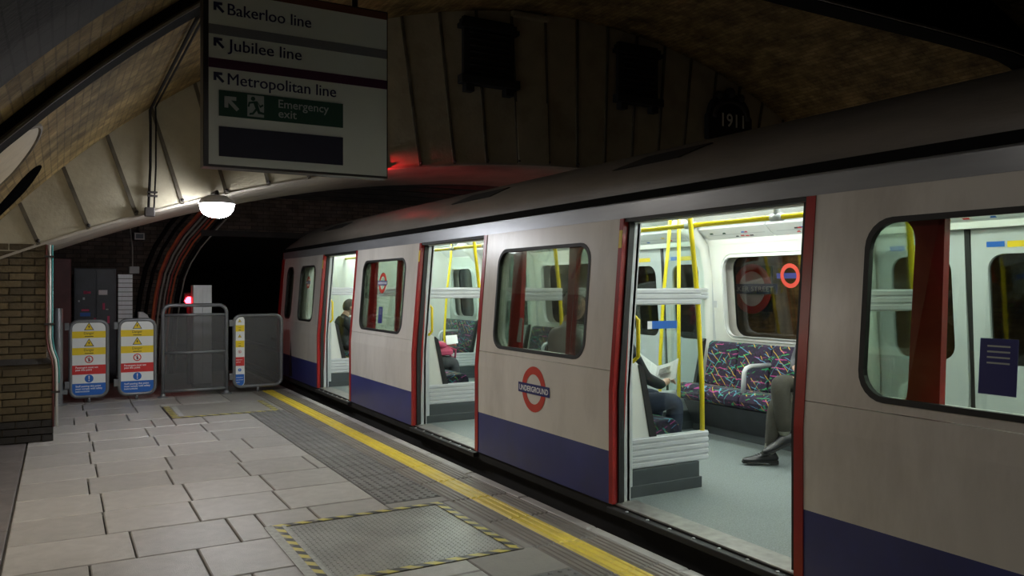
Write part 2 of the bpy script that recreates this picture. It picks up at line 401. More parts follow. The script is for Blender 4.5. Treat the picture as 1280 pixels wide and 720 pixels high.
def uv_from(me, fn):
    uvl = me.uv_layers.new(name='UVMap')
    for lp in me.loops:
        uvl.data[lp.index].uv = fn(me.vertices[lp.vertex_index].co)
def rrect(x0, x1, y0, y1, r, n=5):
    pts = []
    for (cx, cy, a0) in ((x1 - r, y1 - r, 0), (x0 + r, y1 - r, 90), (x0 + r, y0 + r, 180), (x1 - r, y0 + r, 270)):
        for k in range(n + 1):
            a = math.radians(a0 + 90 * k / n); pts.append((cx + r * math.cos(a), cy + r * math.sin(a)))
    return pts
def circ(cx, cy, r, n=24, ry=None):
    ry = ry or r
    return [(cx + r * math.cos(2 * math.pi * k / n), cy + ry * math.sin(2 * math.pi * k / n)) for k in range(n)]
def ring(mb, cx, cy, ro, ri, f0, f1, n=32, mi=0):
    o0 = [f0(*p) for p in circ(cx, cy, ro, n)]; i0 = [f0(*p) for p in circ(cx, cy, ri, n)]
    o1 = [f1(*p) for p in circ(cx, cy, ro, n)]; i1 = [f1(*p) for p in circ(cx, cy, ri, n)]
    mb.strip(o0, i0, mi, True); mb.strip(o1, i1, mi, True); mb.strip(o0, o1, mi, True); mb.strip(i0, i1, mi, True)
    return mb
_TX = {}
def text_flat(body, size, bold=0.0):
    """(verts2d, faces) of flat lettering, left-aligned on its baseline"""
    key = (body, size, bold)
    if key in _TX: return _TX[key]
    c = bpy.data.curves.new('lettering', 'FONT'); c.body = body; c.size = size; c.offset = bold; c.resolution_u = 3; c.fill_mode = 'FRONT'
    o = bpy.data.objects.new('lettering_tmp', c); COL.objects.link(o)
    dg = bpy.context.evaluated_depsgraph_get()
    me = bpy.data.meshes.new_from_object(o.evaluated_get(dg))
    V = [(v.co.x, v.co.y) for v in me.vertices]; F = [tuple(p.vertices) for p in me.polygons]
    bpy.data.objects.remove(o); bpy.data.curves.remove(c); bpy.data.meshes.remove(me)
    _TX[key] = (V, F); return V, F
def text_into(mb, body, size, fn, bold=0.0, center=False, width=None, mi=0):
    V, F = text_flat(body, size, bold)
    if not V: return mb
    xs = [p[0] for p in V]; x0, x1 = min(xs), max(xs)
    sx = (width / (x1 - x0)) if width else 1.0
    sh = -(x0 + x1) / 2 if center else -x0
    return mb.add([fn((x + sh) * sx, y) for x, y in V], F, mi)
# ------------------------------------------------------------------ platform floor
PLAT_X1 = 3.11
fl = MB().box(-1.25, 3.0, -3.0, 16.0, -1.0, -0.035)
floor = single('floor', fl, 'floor_base', 'long flagged station platform beside the train', 'floor', kind='structure')
floor['category'] = 'floor'
_BOX = {}
def box_mesh(name, dx, dy, dz, mat, bev=0.006):
    key = (name, round(dx, 3), round(dy, 3), round(dz, 3), mat)
    if key not in _BOX:
        a, b = dx / 2, dy / 2
        e = min(bev, a * 0.4, b * 0.4)
        m = MB()
        lo = [(-a, -b, -dz), (a, -b, -dz), (a, b, -dz), (-a, b, -dz)]
        mid = [(-a, -b, -e), (a, -b, -e), (a, b, -e), (-a, b, -e)]
        top = [(-a + e, -b + e, 0), (a - e, -b + e, 0), (a - e, b - e, 0), (-a + e, b - e, 0)]
        m.add(lo + mid + top, [(8, 9, 10, 11)] + [(i, (i + 1) % 4, 4 + (i + 1) % 4, 4 + i) for i in range(4)] + [(4 + i, 4 + (i + 1) % 4, 8 + (i + 1) % 4, 8 + i) for i in range(4)])
        _BOX[key] = m.mesh(name, mat)
    return _BOX[key]
def subtract(r, h):
    x0, x1, y0, y1 = r; a, b, c, d = h
    if x1 <= a or x0 >= b or y1 <= c or y0 >= d: return [r]
    out = []
    if x0 < a: out.append((x0, a, y0, y1))
    if x1 > b: out.append((b, x1, y0, y1))
    xa, xb = max(x0, a), min(x1, b)
    if y0 < c: out.append((xa, xb, y0, c))
    if y1 > d: out.append((xa, xb, d, y1))
    return out
HATCHES = [(1.19, 2.47, 4.22, 5.44), (1.17, 2.49, 10.44, 11.6)]
for n in range(-6, 13):
    y0 = 5.20 + 0.592 * n; y1 = y0 + 0.592
    off = 0.28 if n % 2 == 0 else 0.145
    if n % 5 == 3: off += 0.07
    xs = [-0.29]; x = off - 0.59
    while x < 2.08:
        if x > -0.2 and x < 2.0: xs.append(x + random.uniform(-0.015, 0.015))
        x += 0.59 if random.random() > 0.12 else 0.7
    xs.append(2.08)
    for a, b in zip(xs[:-1], xs[1:]):
        rs = [(a, b, y0, y1)]
        for h in HATCHES: rs = [q for r in rs for q in subtract(r, h)]
        for (p, q, c, d) in rs:
            if q - p < 0.05 or d - c < 0.05: continue
            ob('flagstone', box_mesh('flagstone', q - p - 0.012, d - c - 0.012, 0.05, 'flagstone'), floor, ((p + q) / 2, (c + d) / 2, random.uniform(-0.003, 0.0)))
for k in range(13):
    y0 = -2.2 + k * 1.2
    if y0 < 9.5: ob('edge_slab', box_mesh('edge_slab', 0.62, 1.19, 0.05, 'floor_edge'), floor, (-0.61, y0 + 0.6, -0.004))
for k in range(4):
    ob('concrete_slab', box_mesh('concrete_slab', 3.3, 0.88, 0.05, 'concrete'), floor, (1.36, 12.9 + 0.885 * k, -0.006))
# blister paving
def blister_tile():
    m = MB(); L, W = 0.46, 0.445
    b = box_mesh('blister_base', L - 0.006, W - 0.006, 0.04, 'tactile')
    m.add([v.co for v in b.vertices], [tuple(p.vertices) for p in b.polygons])
    for i in range(7):
        for j in range(7):
            x = -L / 2 + (i + 0.5) * L / 7; y = -W / 2 + (j + 0.5) * W / 7
            lo = [(x + 0.018 * math.cos(t * math.pi / 3), y + 0.018 * math.sin(t * math.pi / 3), -0.001) for t in range(6)]
            hi = [(x + 0.011 * math.cos(t * math.pi / 3), y + 0.011 * math.sin(t * math.pi / 3), 0.006) for t in range(6)]
            m.add(lo + hi, [(6, 7, 8, 9, 10, 11)] + [(t, (t + 1) % 6, 6 + (t + 1) % 6, 6 + t) for t in range(6)])
    return m.mesh('tactile_tile', 'tactile')
bt = blister_tile()
y = -0.2
while y < 10.4:
    if not (4.0 < y + 0.22 < 5.66): ob('tactile_tile', bt, floor, (2.31, y + 0.2225, 0))
    y += 0.445
for (a, b) in ((3.80, 4.22), (5.44, 5.585), (11.6, 12.46)):
    ob('infill_slab', box_mesh('infill_slab', 0.46, b - a - 0.01, 0.05, 'concrete'), floor, (2.31, (a + b) / 2, -0.001))
for (a, b) in ((4.22, 5.44), (10.44, 11.6)):
    ob('infill_strip', box_mesh('infill_strip', 0.065, b - a - 0.006, 0.05, 'concrete'), floor, (2.5075, (a + b) / 2, -0.001))
def ribbed_tile(name, wdt, ln, nribs, mat):
    m = MB(); b = box_mesh(name + '_base', wdt - 0.004, ln - 0.006, 0.04, mat)
    m.add([v.co for v in b.vertices], [tuple(p.vertices) for p in b.polygons])
    for i in range(nribs):
        x = -wdt / 2 + (i + 0.5) * wdt / nribs; h = wdt / nribs * 0.3
        m.add([(x - h, -ln / 2 + .006, -0.001), (x + h, -ln / 2 + .006, -0.001), (x + h * .6, -ln / 2 + .012, 0.006), (x - h * .6, -ln / 2 + .012, 0.006),
               (x - h, ln / 2 - .006, -0.001), (x + h, ln / 2 - .006, -0.001), (x + h * .6, ln / 2 - .012, 0.006), (x - h * .6, ln / 2 - .012, 0.006)],
              [(0, 1, 2, 3), (7, 6, 5, 4), (1, 5, 6, 2), (2, 6, 7, 3), (3, 7, 4, 0)])
    return m.mesh(name, mat)
r1 = ribbed_tile('ribbed_tile', 0.16, 0.6, 4, 'ribbed'); r2 = ribbed_tile('ribbed_edge_tile', 0.15, 0.6, 4, 'ribbed'); r3 = ribbed_tile('yellow_tile', 0.17, 0.6, 3, 'yellow_line')
for k in range(22):
    yy = -0.3 + 0.6 * k
    if yy > 12.6: break
    ob('ribbed_tile', r1, floor, (2.62, yy, 0)); ob('yellow_tile', r3, floor, (2.785, yy, 0)); ob('ribbed_edge_tile', r2, floor, (2.945, yy, 0))
for k in range(19):
    ob('coping_stone', box_mesh('coping_stone', 0.09, 0.89, 0.12, 'coping', 0.012), floor, (3.065, -0.6 + 0.9 * k, 0.002))

# hatches in the platform
def tape(name, x0, x1, y0, y1, parent, z=0.004, mat='hazard_tape'):
    m = MB().box(x0, x1, y0, y1, z - 0.003, z)
    o = part(name, m, mat, parent)
    lx = (x1 - x0) >= (y1 - y0)
    uv_from(o.data, (lambda c: (c.x, c.y)) if lx else (lambda c: (c.y, c.x)))
    return o
h = thing('access_hatch', 'steel treadplate access hatch edged with black and yellow tape, beside the near train doors', 'hatch', (1.83, 4.83, 0))
part('plate', MB().box(1.25, 2.41, 4.28, 5.38, -0.03, -0.002), 'treadplate', h, bevel=0.002)
part('hatch_frame', MB().box(1.195, 1.245, 4.225, 5.435, -.03, 0).box(2.415, 2.465, 4.225, 5.435, -.03, 0).box(1.245, 2.415, 4.225, 4.275, -.03, 0).box(1.245, 2.415, 5.385, 5.435, -.03, 0), 'concrete', h)
tr = MB()
for i in range(36):
    for j in range(35):
        x = 1.27 + i * 0.032; y = 4.30 + j * 0.031
        if x > 2.39 or y > 5.36: continue
        dx, dy = (0.012, 0.004) if (i + j) % 2 else (0.004, 0.012)
        tr.add([(x - dx, y, -.002), (x, y - dy, -.002), (x + dx, y, -.002), (x, y + dy, -.002), (x, y, 0.002)], [(0, 1, 4), (1, 2, 4), (2, 3, 4), (3, 0, 4)])
part('tread_pattern', tr, 'treadplate', h, kind='stuff')
tape('hazard_tape', 1.26, 2.44, 4.215, 4.27, h); tape('hazard_tape', 1.22, 2.44, 5.385, 5.435, h)
tape('hazard_tape', 2.395, 2.45, 4.27, 5.385, h); tape('hazard_tape', 1.235, 1.285, 4.27, 5.385, h)
tape('clear_tape', 1.175, 1.235, 4.25, 5.42, h, 0.005, 'tape_clear'); tape('clear_tape', 1.285, 1.31, 4.25, 5.40, h, 0.005, 'tape_clear')
h2 = thing('access_hatch', 'plain concrete access hatch with worn yellow and black tape, before the barriers', 'hatch', (1.83, 11.0, 0))
part('cover', MB().box(1.185, 2.475, 10.455, 11.585, -0.03, -0.001), 'concrete', h2)
tape('hazard_tape', 1.19, 2.47, 10.46, 10.53, h2); tape('hazard_tape', 1.19, 1.26, 10.53, 11.5, h2); tape('hazard_tape', 2.40, 2.47, 10.53, 11.5, h2)
tape('metal_strip', 1.28, 1.34, 10.56, 11.4, h2, 0.003, 'tape_clear')

# track pit
tb = single('track_bed', MB().box(3.0, 10.0, -3.0, 40.0, -1.3, -1.05), 'track', 'dark ballasted track bed below the platform edge', 'track bed', kind='structure')
for x in (3.92, 5.40, 7.6, 9.05):
    part('rail', MB().box(x - .035, x + .035, -3, 40, -0.95, -0.90).box(x - .012, x + .012, -3, 40, -1.03, -0.94).box(x - .06, x + .06, -3, 40, -1.06, -1.03), 'rail', tb)
opp = single('floor_opposite', MB().box(9.95, 12.7, -3.0, 16.0, -1.0, 0.0), 'concrete', 'dim platform across the tracks beyond the train', 'floor', kind='structure')

# ------------------------------------------------------------------ brick vault
VC = (6.5, -3.9); VR = 9.35
def vz(x, r=VR): return VC[1] + math.sqrt(max(0, r * r - (x - VC[0]) ** 2))
def vault_mesh(name, r, y0, y1, mat, drop=None, x0=-0.98, x1=12.65, na=72, ny=14):
    a0 = math.acos((x0 - VC[0]) / r); a1 = math.acos((x1 - VC[0]) / r)
    m = MB(); vs = []; UV = []
    for j in range(ny + 1):
        y = y0 + (y1 - y0) * j / ny
        for i in range(na + 1):
            a = a0 + (a1 - a0) * i / na
            vs.append((VC[0] + r * math.cos(a), y, VC[1] + r * math.sin(a))); UV.append((y, a * r))
    fs = [(j * (na + 1) + i, j * (na + 1) + i + 1, (j + 1) * (na + 1) + i + 1, (j + 1) * (na + 1) + i) for j in range(ny) for i in range(na)]
    nb = len(vs)
    if drop:
        for i in range(na + 1):
            a = a0 + (a1 - a0) * i / na
            vs.append((VC[0] + (r + drop) * math.cos(a), y1, VC[1] + (r + drop) * math.sin(a))); UV.append((y1 + drop, a * r))
        k = ny * (na + 1)
        fs += [(k + i, k + i + 1, nb + i + 1, nb + i) for i in range(na)]
    m.add(vs, fs); me = m.mesh(name, mat, True)
    uvl = me.uv_layers.new(name='UVMap')
    for lp in me.loops: uvl.data[lp.index].uv = UV[lp.vertex_index]
    return me
ceil = tag(ob('ceiling', vault_mesh('ceiling', VR, 4.55, 9.72, 'vault_brick')), 'sooty yellow brick vault spanning platform and tracks', 'ceiling', None, 'structure')
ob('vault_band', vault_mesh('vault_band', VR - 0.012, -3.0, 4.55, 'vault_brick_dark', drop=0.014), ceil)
def on_vault(x, y, d=0.0):
    """point d below the vault surface"""
    z = vz(x); n = Vector((x - VC[0], 0, z - VC[1])).normalized()
    return (x - n.x * d, y, z - n.z * d)
def vault_patch(outline, t):
    """thin slab hugging the vault; outline in (x, y)"""
    m = MB(); n = len(outline)
    cx = sum(p[0] for p in outline) / n; cy = sum(p[1] for p in outline) / n
    rings = [[(cx + (p[0] - cx) * s, cy + (p[1] - cy) * s) for p in outline] for s in (1.0, 0.66, 0.33)]
    vs = [on_vault(x, y, -0.02) for x, y in outline]
    for rg in rings: vs += [on_vault(x, y, t) for x, y in rg]
    vs.append(on_vault(cx, cy, t))
    fs = []
    for q in range(3):
        for k in range(n): fs.append((q * n + k, q * n + (k + 1) % n, (q + 1) * n + (k + 1) % n, (q + 1) * n + k))
    for k in range(n): fs.append((3 * n + k, 3 * n + (k + 1) % n, 4 * n))
    return m.add(vs, fs)
def smooth_loop(pts, k=4):
    out = []; n = len(pts)
    for i in range(n):
        p0, p1, p2, p3 = pts[i - 1], pts[i], pts[(i + 1) % n], pts[(i + 2) % n]
        for s in range(k):
            t = s / k
            out.append(tuple(0.5 * (2 * p1[c] + (-p0[c] + p2[c]) * t + (2 * p0[c] - 5 * p1[c] + 4 * p2[c] - p3[c]) * t * t + (-p0[c] + 3 * p1[c] - 3 * p2[c] + p3[c]) * t ** 3) for c in (0, 1)))
    return out
part('plastered_alcove', vault_patch(smooth_loop([(-0.75, 5.62), (-0.31, 5.72), (-0.2, 5.98), (-0.13, 6.28), (-0.17, 6.73), (-0.29, 7.13), (-0.42, 7.27), (-0.75, 7.3)]), 0.02), 'cream_wall', ceil, label='cream plastered alcove infill')
part('alcove_rim', MB().tube([on_vault(x, y, 0.015) for x, y in smooth_loop([(-0.75, 5.62), (-0.31, 5.72), (-0.2, 5.98), (-0.13, 6.28), (-0.17, 6.73), (-0.29, 7.13), (-0.42, 7.27), (-0.75, 7.3)])], 0.018, 6, True), 'rib_iron', ceil)
part('recess_shade_patch', vault_patch(smooth_loop([(-0.6, 8.62), (-0.47, 8.48), (-0.24, 8.06), (-0.15, 8.2), (-0.17, 8.54), (-0.3, 9.05), (-0.5, 9.2), (-0.62, 9.1)]), 0.006), 'recess_shade_black', ceil, label='black patch with the shade of a recess in its colour')  # no real hollow: the shade of a recess is put into the black

# arched steel rib across the vault with its trunking
rb = thing('vault_rib', 'black arched steel trunking crossing the brick vault overhead', 'beam', (0.2, 5.5, 3.0))
m = MB(); path = []
lowz = [(-0.95, 1.72), (-0.3, 2.48), (0.66, 3.36), (1.6, 3.95), (2.7, 4.30), (4.4, 4.45), (6.4, 4.42), (8.5, 4.42), (10.3, 4.40), (11.5, 3.85), (12.6, 3.05)]
def rib_z(x):
    for (a, za), (b, zb) in zip(lowz[:-1], lowz[1:]):
        if a <= x <= b:
            t = (x - a) / (b - a); return za + (zb - za) * t
    return 3.0
xs = [-0.95 + 13.55 * i / 60 for i in range(61)]
sec = [min(rib_z(x), vz(x) - 0.10) for x in xs]
for k in range(3): sec = [sec[0]] + [(sec[i - 1] + 2 * sec[i] + sec[i + 1]) / 4 for i in range(1, 60)] + [sec[-1]]
A = [(x, 5.40, z) for x, z in zip(xs, sec)]; B = [(x, 5.66, z) for x, z in zip(xs, sec)]
Ct = [(x, 5.40, vz(x) + 0.03) for x in xs]; D = [(x, 5.66, vz(x) + 0.03) for x in xs]
m.strip(A, B).strip(A, Ct).strip(B, D)
part('trunking', m, 'gutter_black', rb)
part('conduit', MB().tube([(x, 5.36, z + 0.01) for x, z in zip(xs, sec)], 0.016, 6), 'rib_iron', rb)

# ------------------------------------------------------------------ iron-ribbed transverse wall with its flat arch
AC = (6.5, -14.67); AR = 18.0
WY = 9.6
wallb = thing('wall_back', 'cream painted transverse wall with iron ribs above the tracks', 'wall', (0, WY, 0), kind='structure')
def wall_pt(phi, r, y): return (AC[0] + r * math.sin(phi), y, AC[1] + r * math.cos(phi))
def top_r(phi):
    lo, hi = AR - 0.3, AR + 4
    for _ in range(40):
        md = (lo + hi) / 2; x, _, z = wall_pt(phi, md, 0)
        if (x - VC[0]) ** 2 + (z - VC[1]) ** 2 > VR * VR or z < -3.9: hi = md
        else: lo = md
    return lo
dphi = 0.49 / AR
phi0 = math.asin((-0.194 - 6.5) / AR)
for n in range(-1, 28):
    a, b = phi0 + dphi * n, phi0 + dphi * (n + 1)
    ra, rbb = top_r(a), top_r(b)
    if max(ra, rbb) < AR + 0.06: continue
    ra, rbb = max(ra, AR + 0.02), max(rbb, AR + 0.02)
    yo = 0.025 if n == 12 else random.uniform(0, 0.008)
    f = [wall_pt(a, AR, WY - (0.03 if n == 12 else 0) + 0 * yo), wall_pt(b, AR, WY - (0.03 if n == 12 else 0)), wall_pt(b, rbb + .03, WY - (0.03 if n == 12 else 0) + yo), wall_pt(a, ra + .03, WY - (0.03 if n == 12 else 0) + yo)]
    k = [(p[0], WY + 0.15, p[2]) for p in f]
    part('wall_panel', MB().add(f + k, [(0, 1, 2, 3), (7, 6, 5, 4), (0, 4, 5, 1), (1, 5, 6, 2), (2, 6, 7, 3), (3, 7, 4, 0)]), 'cream_wall', wallb)
    if ra > AR + 0.1:
        w2 = 0.019
        def rp(r, s, y):
            p = wall_pt(a, r, y); return (p[0] + s * math.cos(a), y, p[2] - s * math.sin(a))
        vs = [rp(r, s, y) for y in (WY - 0.02, WY + 0.02) for r in (AR - .01, ra) for s in (-w2, w2)]
        part('iron_rib', MB().add(vs, [(0, 1, 3, 2), (4, 6, 7, 5), (0, 2, 6, 4), (1, 5, 7, 3), (0, 4, 5, 1), (2, 3, 7, 6)]), 'rib_iron', wallb)
        part('rib_foot', MB().sphere(rp(AR + 0.03, 0.01, WY - 0.02), 0.02, 8, 6), 'iron', wallb, True)
# cap on the wider pilaster strip
p0 = wall_pt(phi0 + dphi * 12.5, 20.05, WY)
part('pilaster_cap', MB().box(p0[0] - .29, p0[0] + .29, WY - .09, WY + .02, p0[2] - .05, p0[2] + .02), 'cream_wall', wallb, bevel=0.01)
# soffit of the flat arch
N_ = 60
pa0, pa1 = math.asin((-1.25 - 6.5) / AR), math.asin((13.6 - 6.5) / AR)
lp = [[wall_pt(pa0 + (pa1 - pa0) * i / N_, r, y) for i in range(N_ + 1)] for (r, y) in ((AR, WY - .02), (AR - .025, WY - .02), (AR - .025, 12.0), (AR + .3, 12.0))]
m = MB()
for i in range(3): m.strip(lp[i], lp[i + 1])
part('arch_soffit', m, 'soffit', wallb, True, sharp=40)

# brick pier under the arch, each facing brick laid
pier = single('wall_left', MB().box(-1.25, -0.125, 9.63, 12.0, 0.8, 2.12).box(-1.25, -0.065, 9.58, 12.0, 0.0, 0.80), 'mortar', 'sooty yellow brick pier carrying the arch beside the barriers', 'wall', kind='structure')
BR = {}
def brick(dx, mat):
    k = (round(dx, 3), mat)
    if k not in BR:
        me = MB().box(-dx / 2, dx / 2, -0.03, 0.03, -0.032, 0.032).mesh('brick', mat); BR[k] = me
    return BR[k]
for c in range(28):
    z = 0.04 + 0.0755 * c
    if z > 2.06: break
    xr, yf = (-0.06, 9.575) if z < 0.78 else (-0.12, 9.625)
    x = xr; first = 0.215 if c % 2 else 0.10
    while x > -1.1:
        dx = first if x == xr else 0.215
        zt = 2.0
        ob('brick', brick(dx, 'pier_brick_black' if z < 0.24 else 'pier_brick'), pier, (x - dx / 2, yf + random.uniform(-.004, .004), z))
        x -= dx + 0.011
part('plinth_course', MB().add([(-1.25, 9.55, .80), (-0.055, 9.55, .80), (-0.115, 9.60, .865), (-1.25, 9.60, .865), (-1.25, 9.64, .80), (-.055, 9.64, .80)], [(0, 1, 2, 3), (0, 4, 5, 1)]), 'pier_brick_black', pier)
# side brick face of the pier (seen at a sliver)
sm = MB().add([(-0.124, 9.66, .8), (-0.124, 12.0, .8), (-0.124, 12.0, 2.1), (-0.124, 9.66, 2.1)], [(0, 1, 2, 3)]).mesh('side_facing', 'tunnel_brick'); uv_from(sm, lambda c: (c.y, c.z)); ob('side_facing', sm, pier)

# ------------------------------------------------------------------ space beyond the arch, tunnel mouth
def wall_uv(name, quads, mat, label, cat='wall', uvf=lambda c: (c.x + c.y, c.z), kind='structure'):
    m = MB()
    for q in quads: m.add(q, [tuple(range(len(q)))])
    me = m.mesh(name, mat, fixn=False); uv_from(me, uvf)
    return tag(ob(name, me), label, cat, None, kind)
EY = 16.0
edge = [(1.62, 0.0), (1.70, 0.6), (1.83, 1.1), (1.98, 1.7), (2.15, 2.15), (2.32, 2.50), (2.45, 2.57)]
q1 = [(-2.0, EY, 0.0)] + [(x, EY, z) for x, z in edge] + [(2.45, EY, 3.6), (-2.0, EY, 3.6)]
q2 = [(2.45, EY, 2.57), (12.7, EY, 2.57), (12.7, EY, 3.6), (2.45, EY, 3.6)]
endw = wall_uv('wall_end', [q1, q2], 'tunnel_brick', 'dark grimy brick end wall around the black tunnel mouth')
part('tunnel_lintel', MB().box(2.3, 12.6, EY - .12, EY + .1, 2.55, 2.66), 'iron', endw)
part('tunnel_reveal', MB().strip([(x, EY, z) for x, z in edge], [(x, EY + 1.2, z) for x, z in edge]), 'tunnel_brick', endw)
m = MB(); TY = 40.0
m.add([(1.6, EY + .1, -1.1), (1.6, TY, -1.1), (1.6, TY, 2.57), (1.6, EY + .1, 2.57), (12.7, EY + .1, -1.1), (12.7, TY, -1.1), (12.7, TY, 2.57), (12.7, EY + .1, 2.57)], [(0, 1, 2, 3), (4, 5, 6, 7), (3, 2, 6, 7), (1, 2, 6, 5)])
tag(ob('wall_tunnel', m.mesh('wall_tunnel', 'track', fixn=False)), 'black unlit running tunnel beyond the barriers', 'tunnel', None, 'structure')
ch = single('ceiling_chamber', MB().box(-2.0, 12.7, 12.0, 16.1, 3.45, 3.6), 'iron', 'dark flat ceiling between the arch and the tunnel mouth', 'ceiling', kind='structure')
for k in range(5): part('cross_beam', MB().box(-2, 12.7, 12.6 + .75 * k, 12.7 + .75 * k, 3.3, 3.46), 'iron', ch)
wall_uv('wall_side', [[(-1.25, 12.0, 0), (-1.25, 16.0, 0), (-1.25, 16.0, 3.6), (-1.25, 12.0, 3.6)]], 'tunnel_brick', 'dark brick side wall behind the left barrier', uvf=lambda c: (c.y, c.z))
wall_uv('wall_platform', [[(-0.98, -3.0, -.05), (-0.98, 9.6, -.05), (-0.98, 9.6, 1.75), (-0.98, -3.0, 1.75)]], 'vault_brick', 'yellow brick wall along the back of the platform', uvf=lambda c: (c.y, c.z))
wr = wall_uv('wall_right', [[(12.65, -3.0, -.05), (12.65, 16.0, -.05), (12.65, 16.0, 3.2), (12.65, -3.0, 3.2)]], 'vault_brick', 'brick wall behind the opposite platform', uvf=lambda c: (c.y, c.z))

# vents and date plaque on the transverse wall
for (x0, x1, z0, z1, lab) in ((4.64, 5.40, 4.30, 5.18, 'black iron ventilator box on cream wall nearer the hanging sign'), (7.18, 7.92, 4.34, 5.22, 'black iron ventilator box on cream wall nearer the date plaque')):
    v = thing('wall_vent', lab, 'vent', ((x0 + x1) / 2, WY, z0), 'iron ventilators on the transverse wall')
    part('casing', MB().box(x0, x1, WY - .10, WY - .03, z0, z1), 'black_iron', v)
    part('cornice', MB().box(x0 - .06, x1 + .06, WY - .15, WY - .02, z1 - .16, z1 - .10).box(x0 - .03, x1 + .03, WY - .13, WY - .02, z1 - .10, z1 - .04), 'black_iron', v)
    part('sill', MB().box(x0 - .06, x1 + .07, WY - .16, WY - .02, z0 - .02, z0 + .10), 'black_iron', v, bevel=.01)
    for xb in (x0 + .06, x1 - .10): part('bracket', MB().box(xb - .05, xb + .08, WY - .14, WY - .02, z0 - .12, z0 - .02), 'black_iron', v, bevel=.01)
    for k in range(7): part('louvre', MB().add([(x0 + .08, WY - .14, z0 + .16 + k * .085), (x1 - .08, WY - .14, z0 + .16 + k * .085), (x1 - .08, WY - .10, z0 + .20 + k * .085), (x0 + .08, WY - .10, z0 + .20 + k * .085), (x0 + .08, WY - .10, z0 + .15 + k * .085), (x1 - .08, WY - .10, z0 + .15 + k * .085)], [(0, 1, 2, 3), (0, 1, 5, 4)]), 'iron', v)
pq = thing('date_plaque', 'dark round-headed iron plaque reading 1911 on the cream wall', 'plaque', (9.42, WY, 3.95))
out = [(8.94, 3.95), (9.90, 3.95), (9.90, 4.34)] + [(9.42 + .44 * math.cos(t), 4.38 + .34 * math.sin(t)) for t in [math.pi * i / 14 for i in range(15)]] + [(8.94, 4.34)]
part('backplate', MB().prism(out, lambda x, z: (x, WY - .10, z), lambda x, z: (x, WY, z)), 'black_iron', pq, bevel=.015)
arcp = [(9.42 + .36 * math.cos(t), WY - .11, 4.30 + .28 * math.sin(t)) for t in [math.pi * i / 16 for i in range(17)]]
part('moulding', MB().tube(arcp, .035, 8), 'iron', pq, True)
part('finial', MB().sphere((9.42, WY - .08, 4.72), .09, 10, 8).sphere((9.18, WY - .08, 4.66), .07, 10, 8).sphere((9.66, WY - .08, 4.66), .07, 10, 8), 'iron', pq, True)
m = MB(); text_into(m, '1911', .30, lambda x, y: (9.46 + x, WY - .115, 4.17 + y), bold=.004, center=True, width=.48)
part('lettering', m, 'int_cream', pq)
# ------------------------------------------------------------------ hanging direction sign
SY = 5.0
sg = thing('direction_sign', 'large hanging direction sign listing three lines and an emergency exit', 'sign', (1.31, SY + .06, 2.31))
part('sign_box', MB().box(0.735, 1.885, SY, SY + .12, 2.31, 3.41), 'sign_frame', sg, bevel=.004)
def S2(y): return lambda x, z: (x, y, z)
def slab(x0, x1, z0, z1, y, t, mat, name, parent, label=None):
    return part(name, MB().box(x0, x1, y - t, y, z0, z1), mat, parent, label=label)
face = slab(.765, 1.875, 2.325, 3.40, SY, .004, 'sign_white', 'sign_face', sg)
fy = SY - .004
# stripes (z from the photograph's proportions of the sign)
slab(.765, 1.875, 3.355, 3.40, fy, .002, 'line_brown', 'line_stripe', face, 'brown line stripe')
slab(.765, 1.875, 3.098, 3.155, fy, .002, 'line_grey', 'line_stripe', face, 'grey line stripe')
slab(.765, 1.875, 2.898, 2.955, fy, .002, 'line_magenta', 'line_stripe', face, 'dark magenta line stripe')
def arrow_nw(cx, cz, s, y, mat, parent):
    """arrow to the upper left"""
    head = [(-.5, .5), (.30, .5), (.30, .24), (-.06, .24), (.50, -.32), (.32, -.50), (-.24, .06), (-.24, -.30), (-.5, -.30)]
    m = MB().prism([(cx + a * s, cz + b * s) for a, b in head], S2(y), S2(y - .002))
    return part('arrow', m, mat, parent)
for (txt, zb, wd) in (('Bakerloo line', 3.222, .50), ('Jubilee line', 3.010, .44), ('Metropolitan line', 2.806, .66)):
    arrow_nw(.823, zb + .036, .062, fy, 'sign_navy', face)
    m = MB(); text_into(m, txt, .099, lambda x, y, zb=zb: (.872 + x, fy - .002, zb + y), width=wd)
    text_into(m, txt, .099, lambda x, y, zb=zb: (.8742 + x, fy - .0022, zb + y + .0006), width=wd)
    part('lettering', m, 'sign_navy', face)
gp = slab(.822, 1.578, 2.615, 2.768, fy, .006, 'sign_green', 'exit_panel', sg, 'green emergency exit panel')
gy = fy - .006
slab(.822, 1.578, 2.375, 2.553, fy, .006, 'sign_panel', 'blank_panel', sg, 'blank dark navy panel')
arrow_nw(.895, 2.692, .085, gy, 'sign_pale', gp)
slab(.985, 1.083, 2.628, 2.758, gy, .001, 'sign_pale', 'pictogram_door', gp)
fx, fz = 1.03, 2.69
m = MB(); yy = gy - .001
m.prism(circ(fx - .012, fz + .046, .013, 12), S2(yy), S2(yy - .002))
m.prism([(fx - .014, fz + .03), (fx + .012, fz + .034), (fx + .022, fz - .005), (fx + .002, fz - .012)], S2(yy), S2(yy - .002))
m.prism([(fx + .002, fz - .005), (fx + .022, fz - .005), (fx + .03, fz - .028), (fx + .058, fz - .034), (fx + .058, fz - .046), (fx + .018, fz - .042)], S2(yy), S2(yy - .002))
m.prism([(fx + .002, fz - .012), (fx + .014, fz - .018), (fx - .01, fz - .05), (fx - .034, fz - .054), (fx - .032, fz - .042), (fx - .016, fz - .038)], S2(yy), S2(yy - .002))
m.prism([(fx - .012, fz + .03), (fx - .006, fz + .02), (fx - .03, fz + .014), (fx - .034, fz - .006), (fx - .044, fz - .004), (fx - .038, fz + .024)], S2(yy), S2(yy - .002))
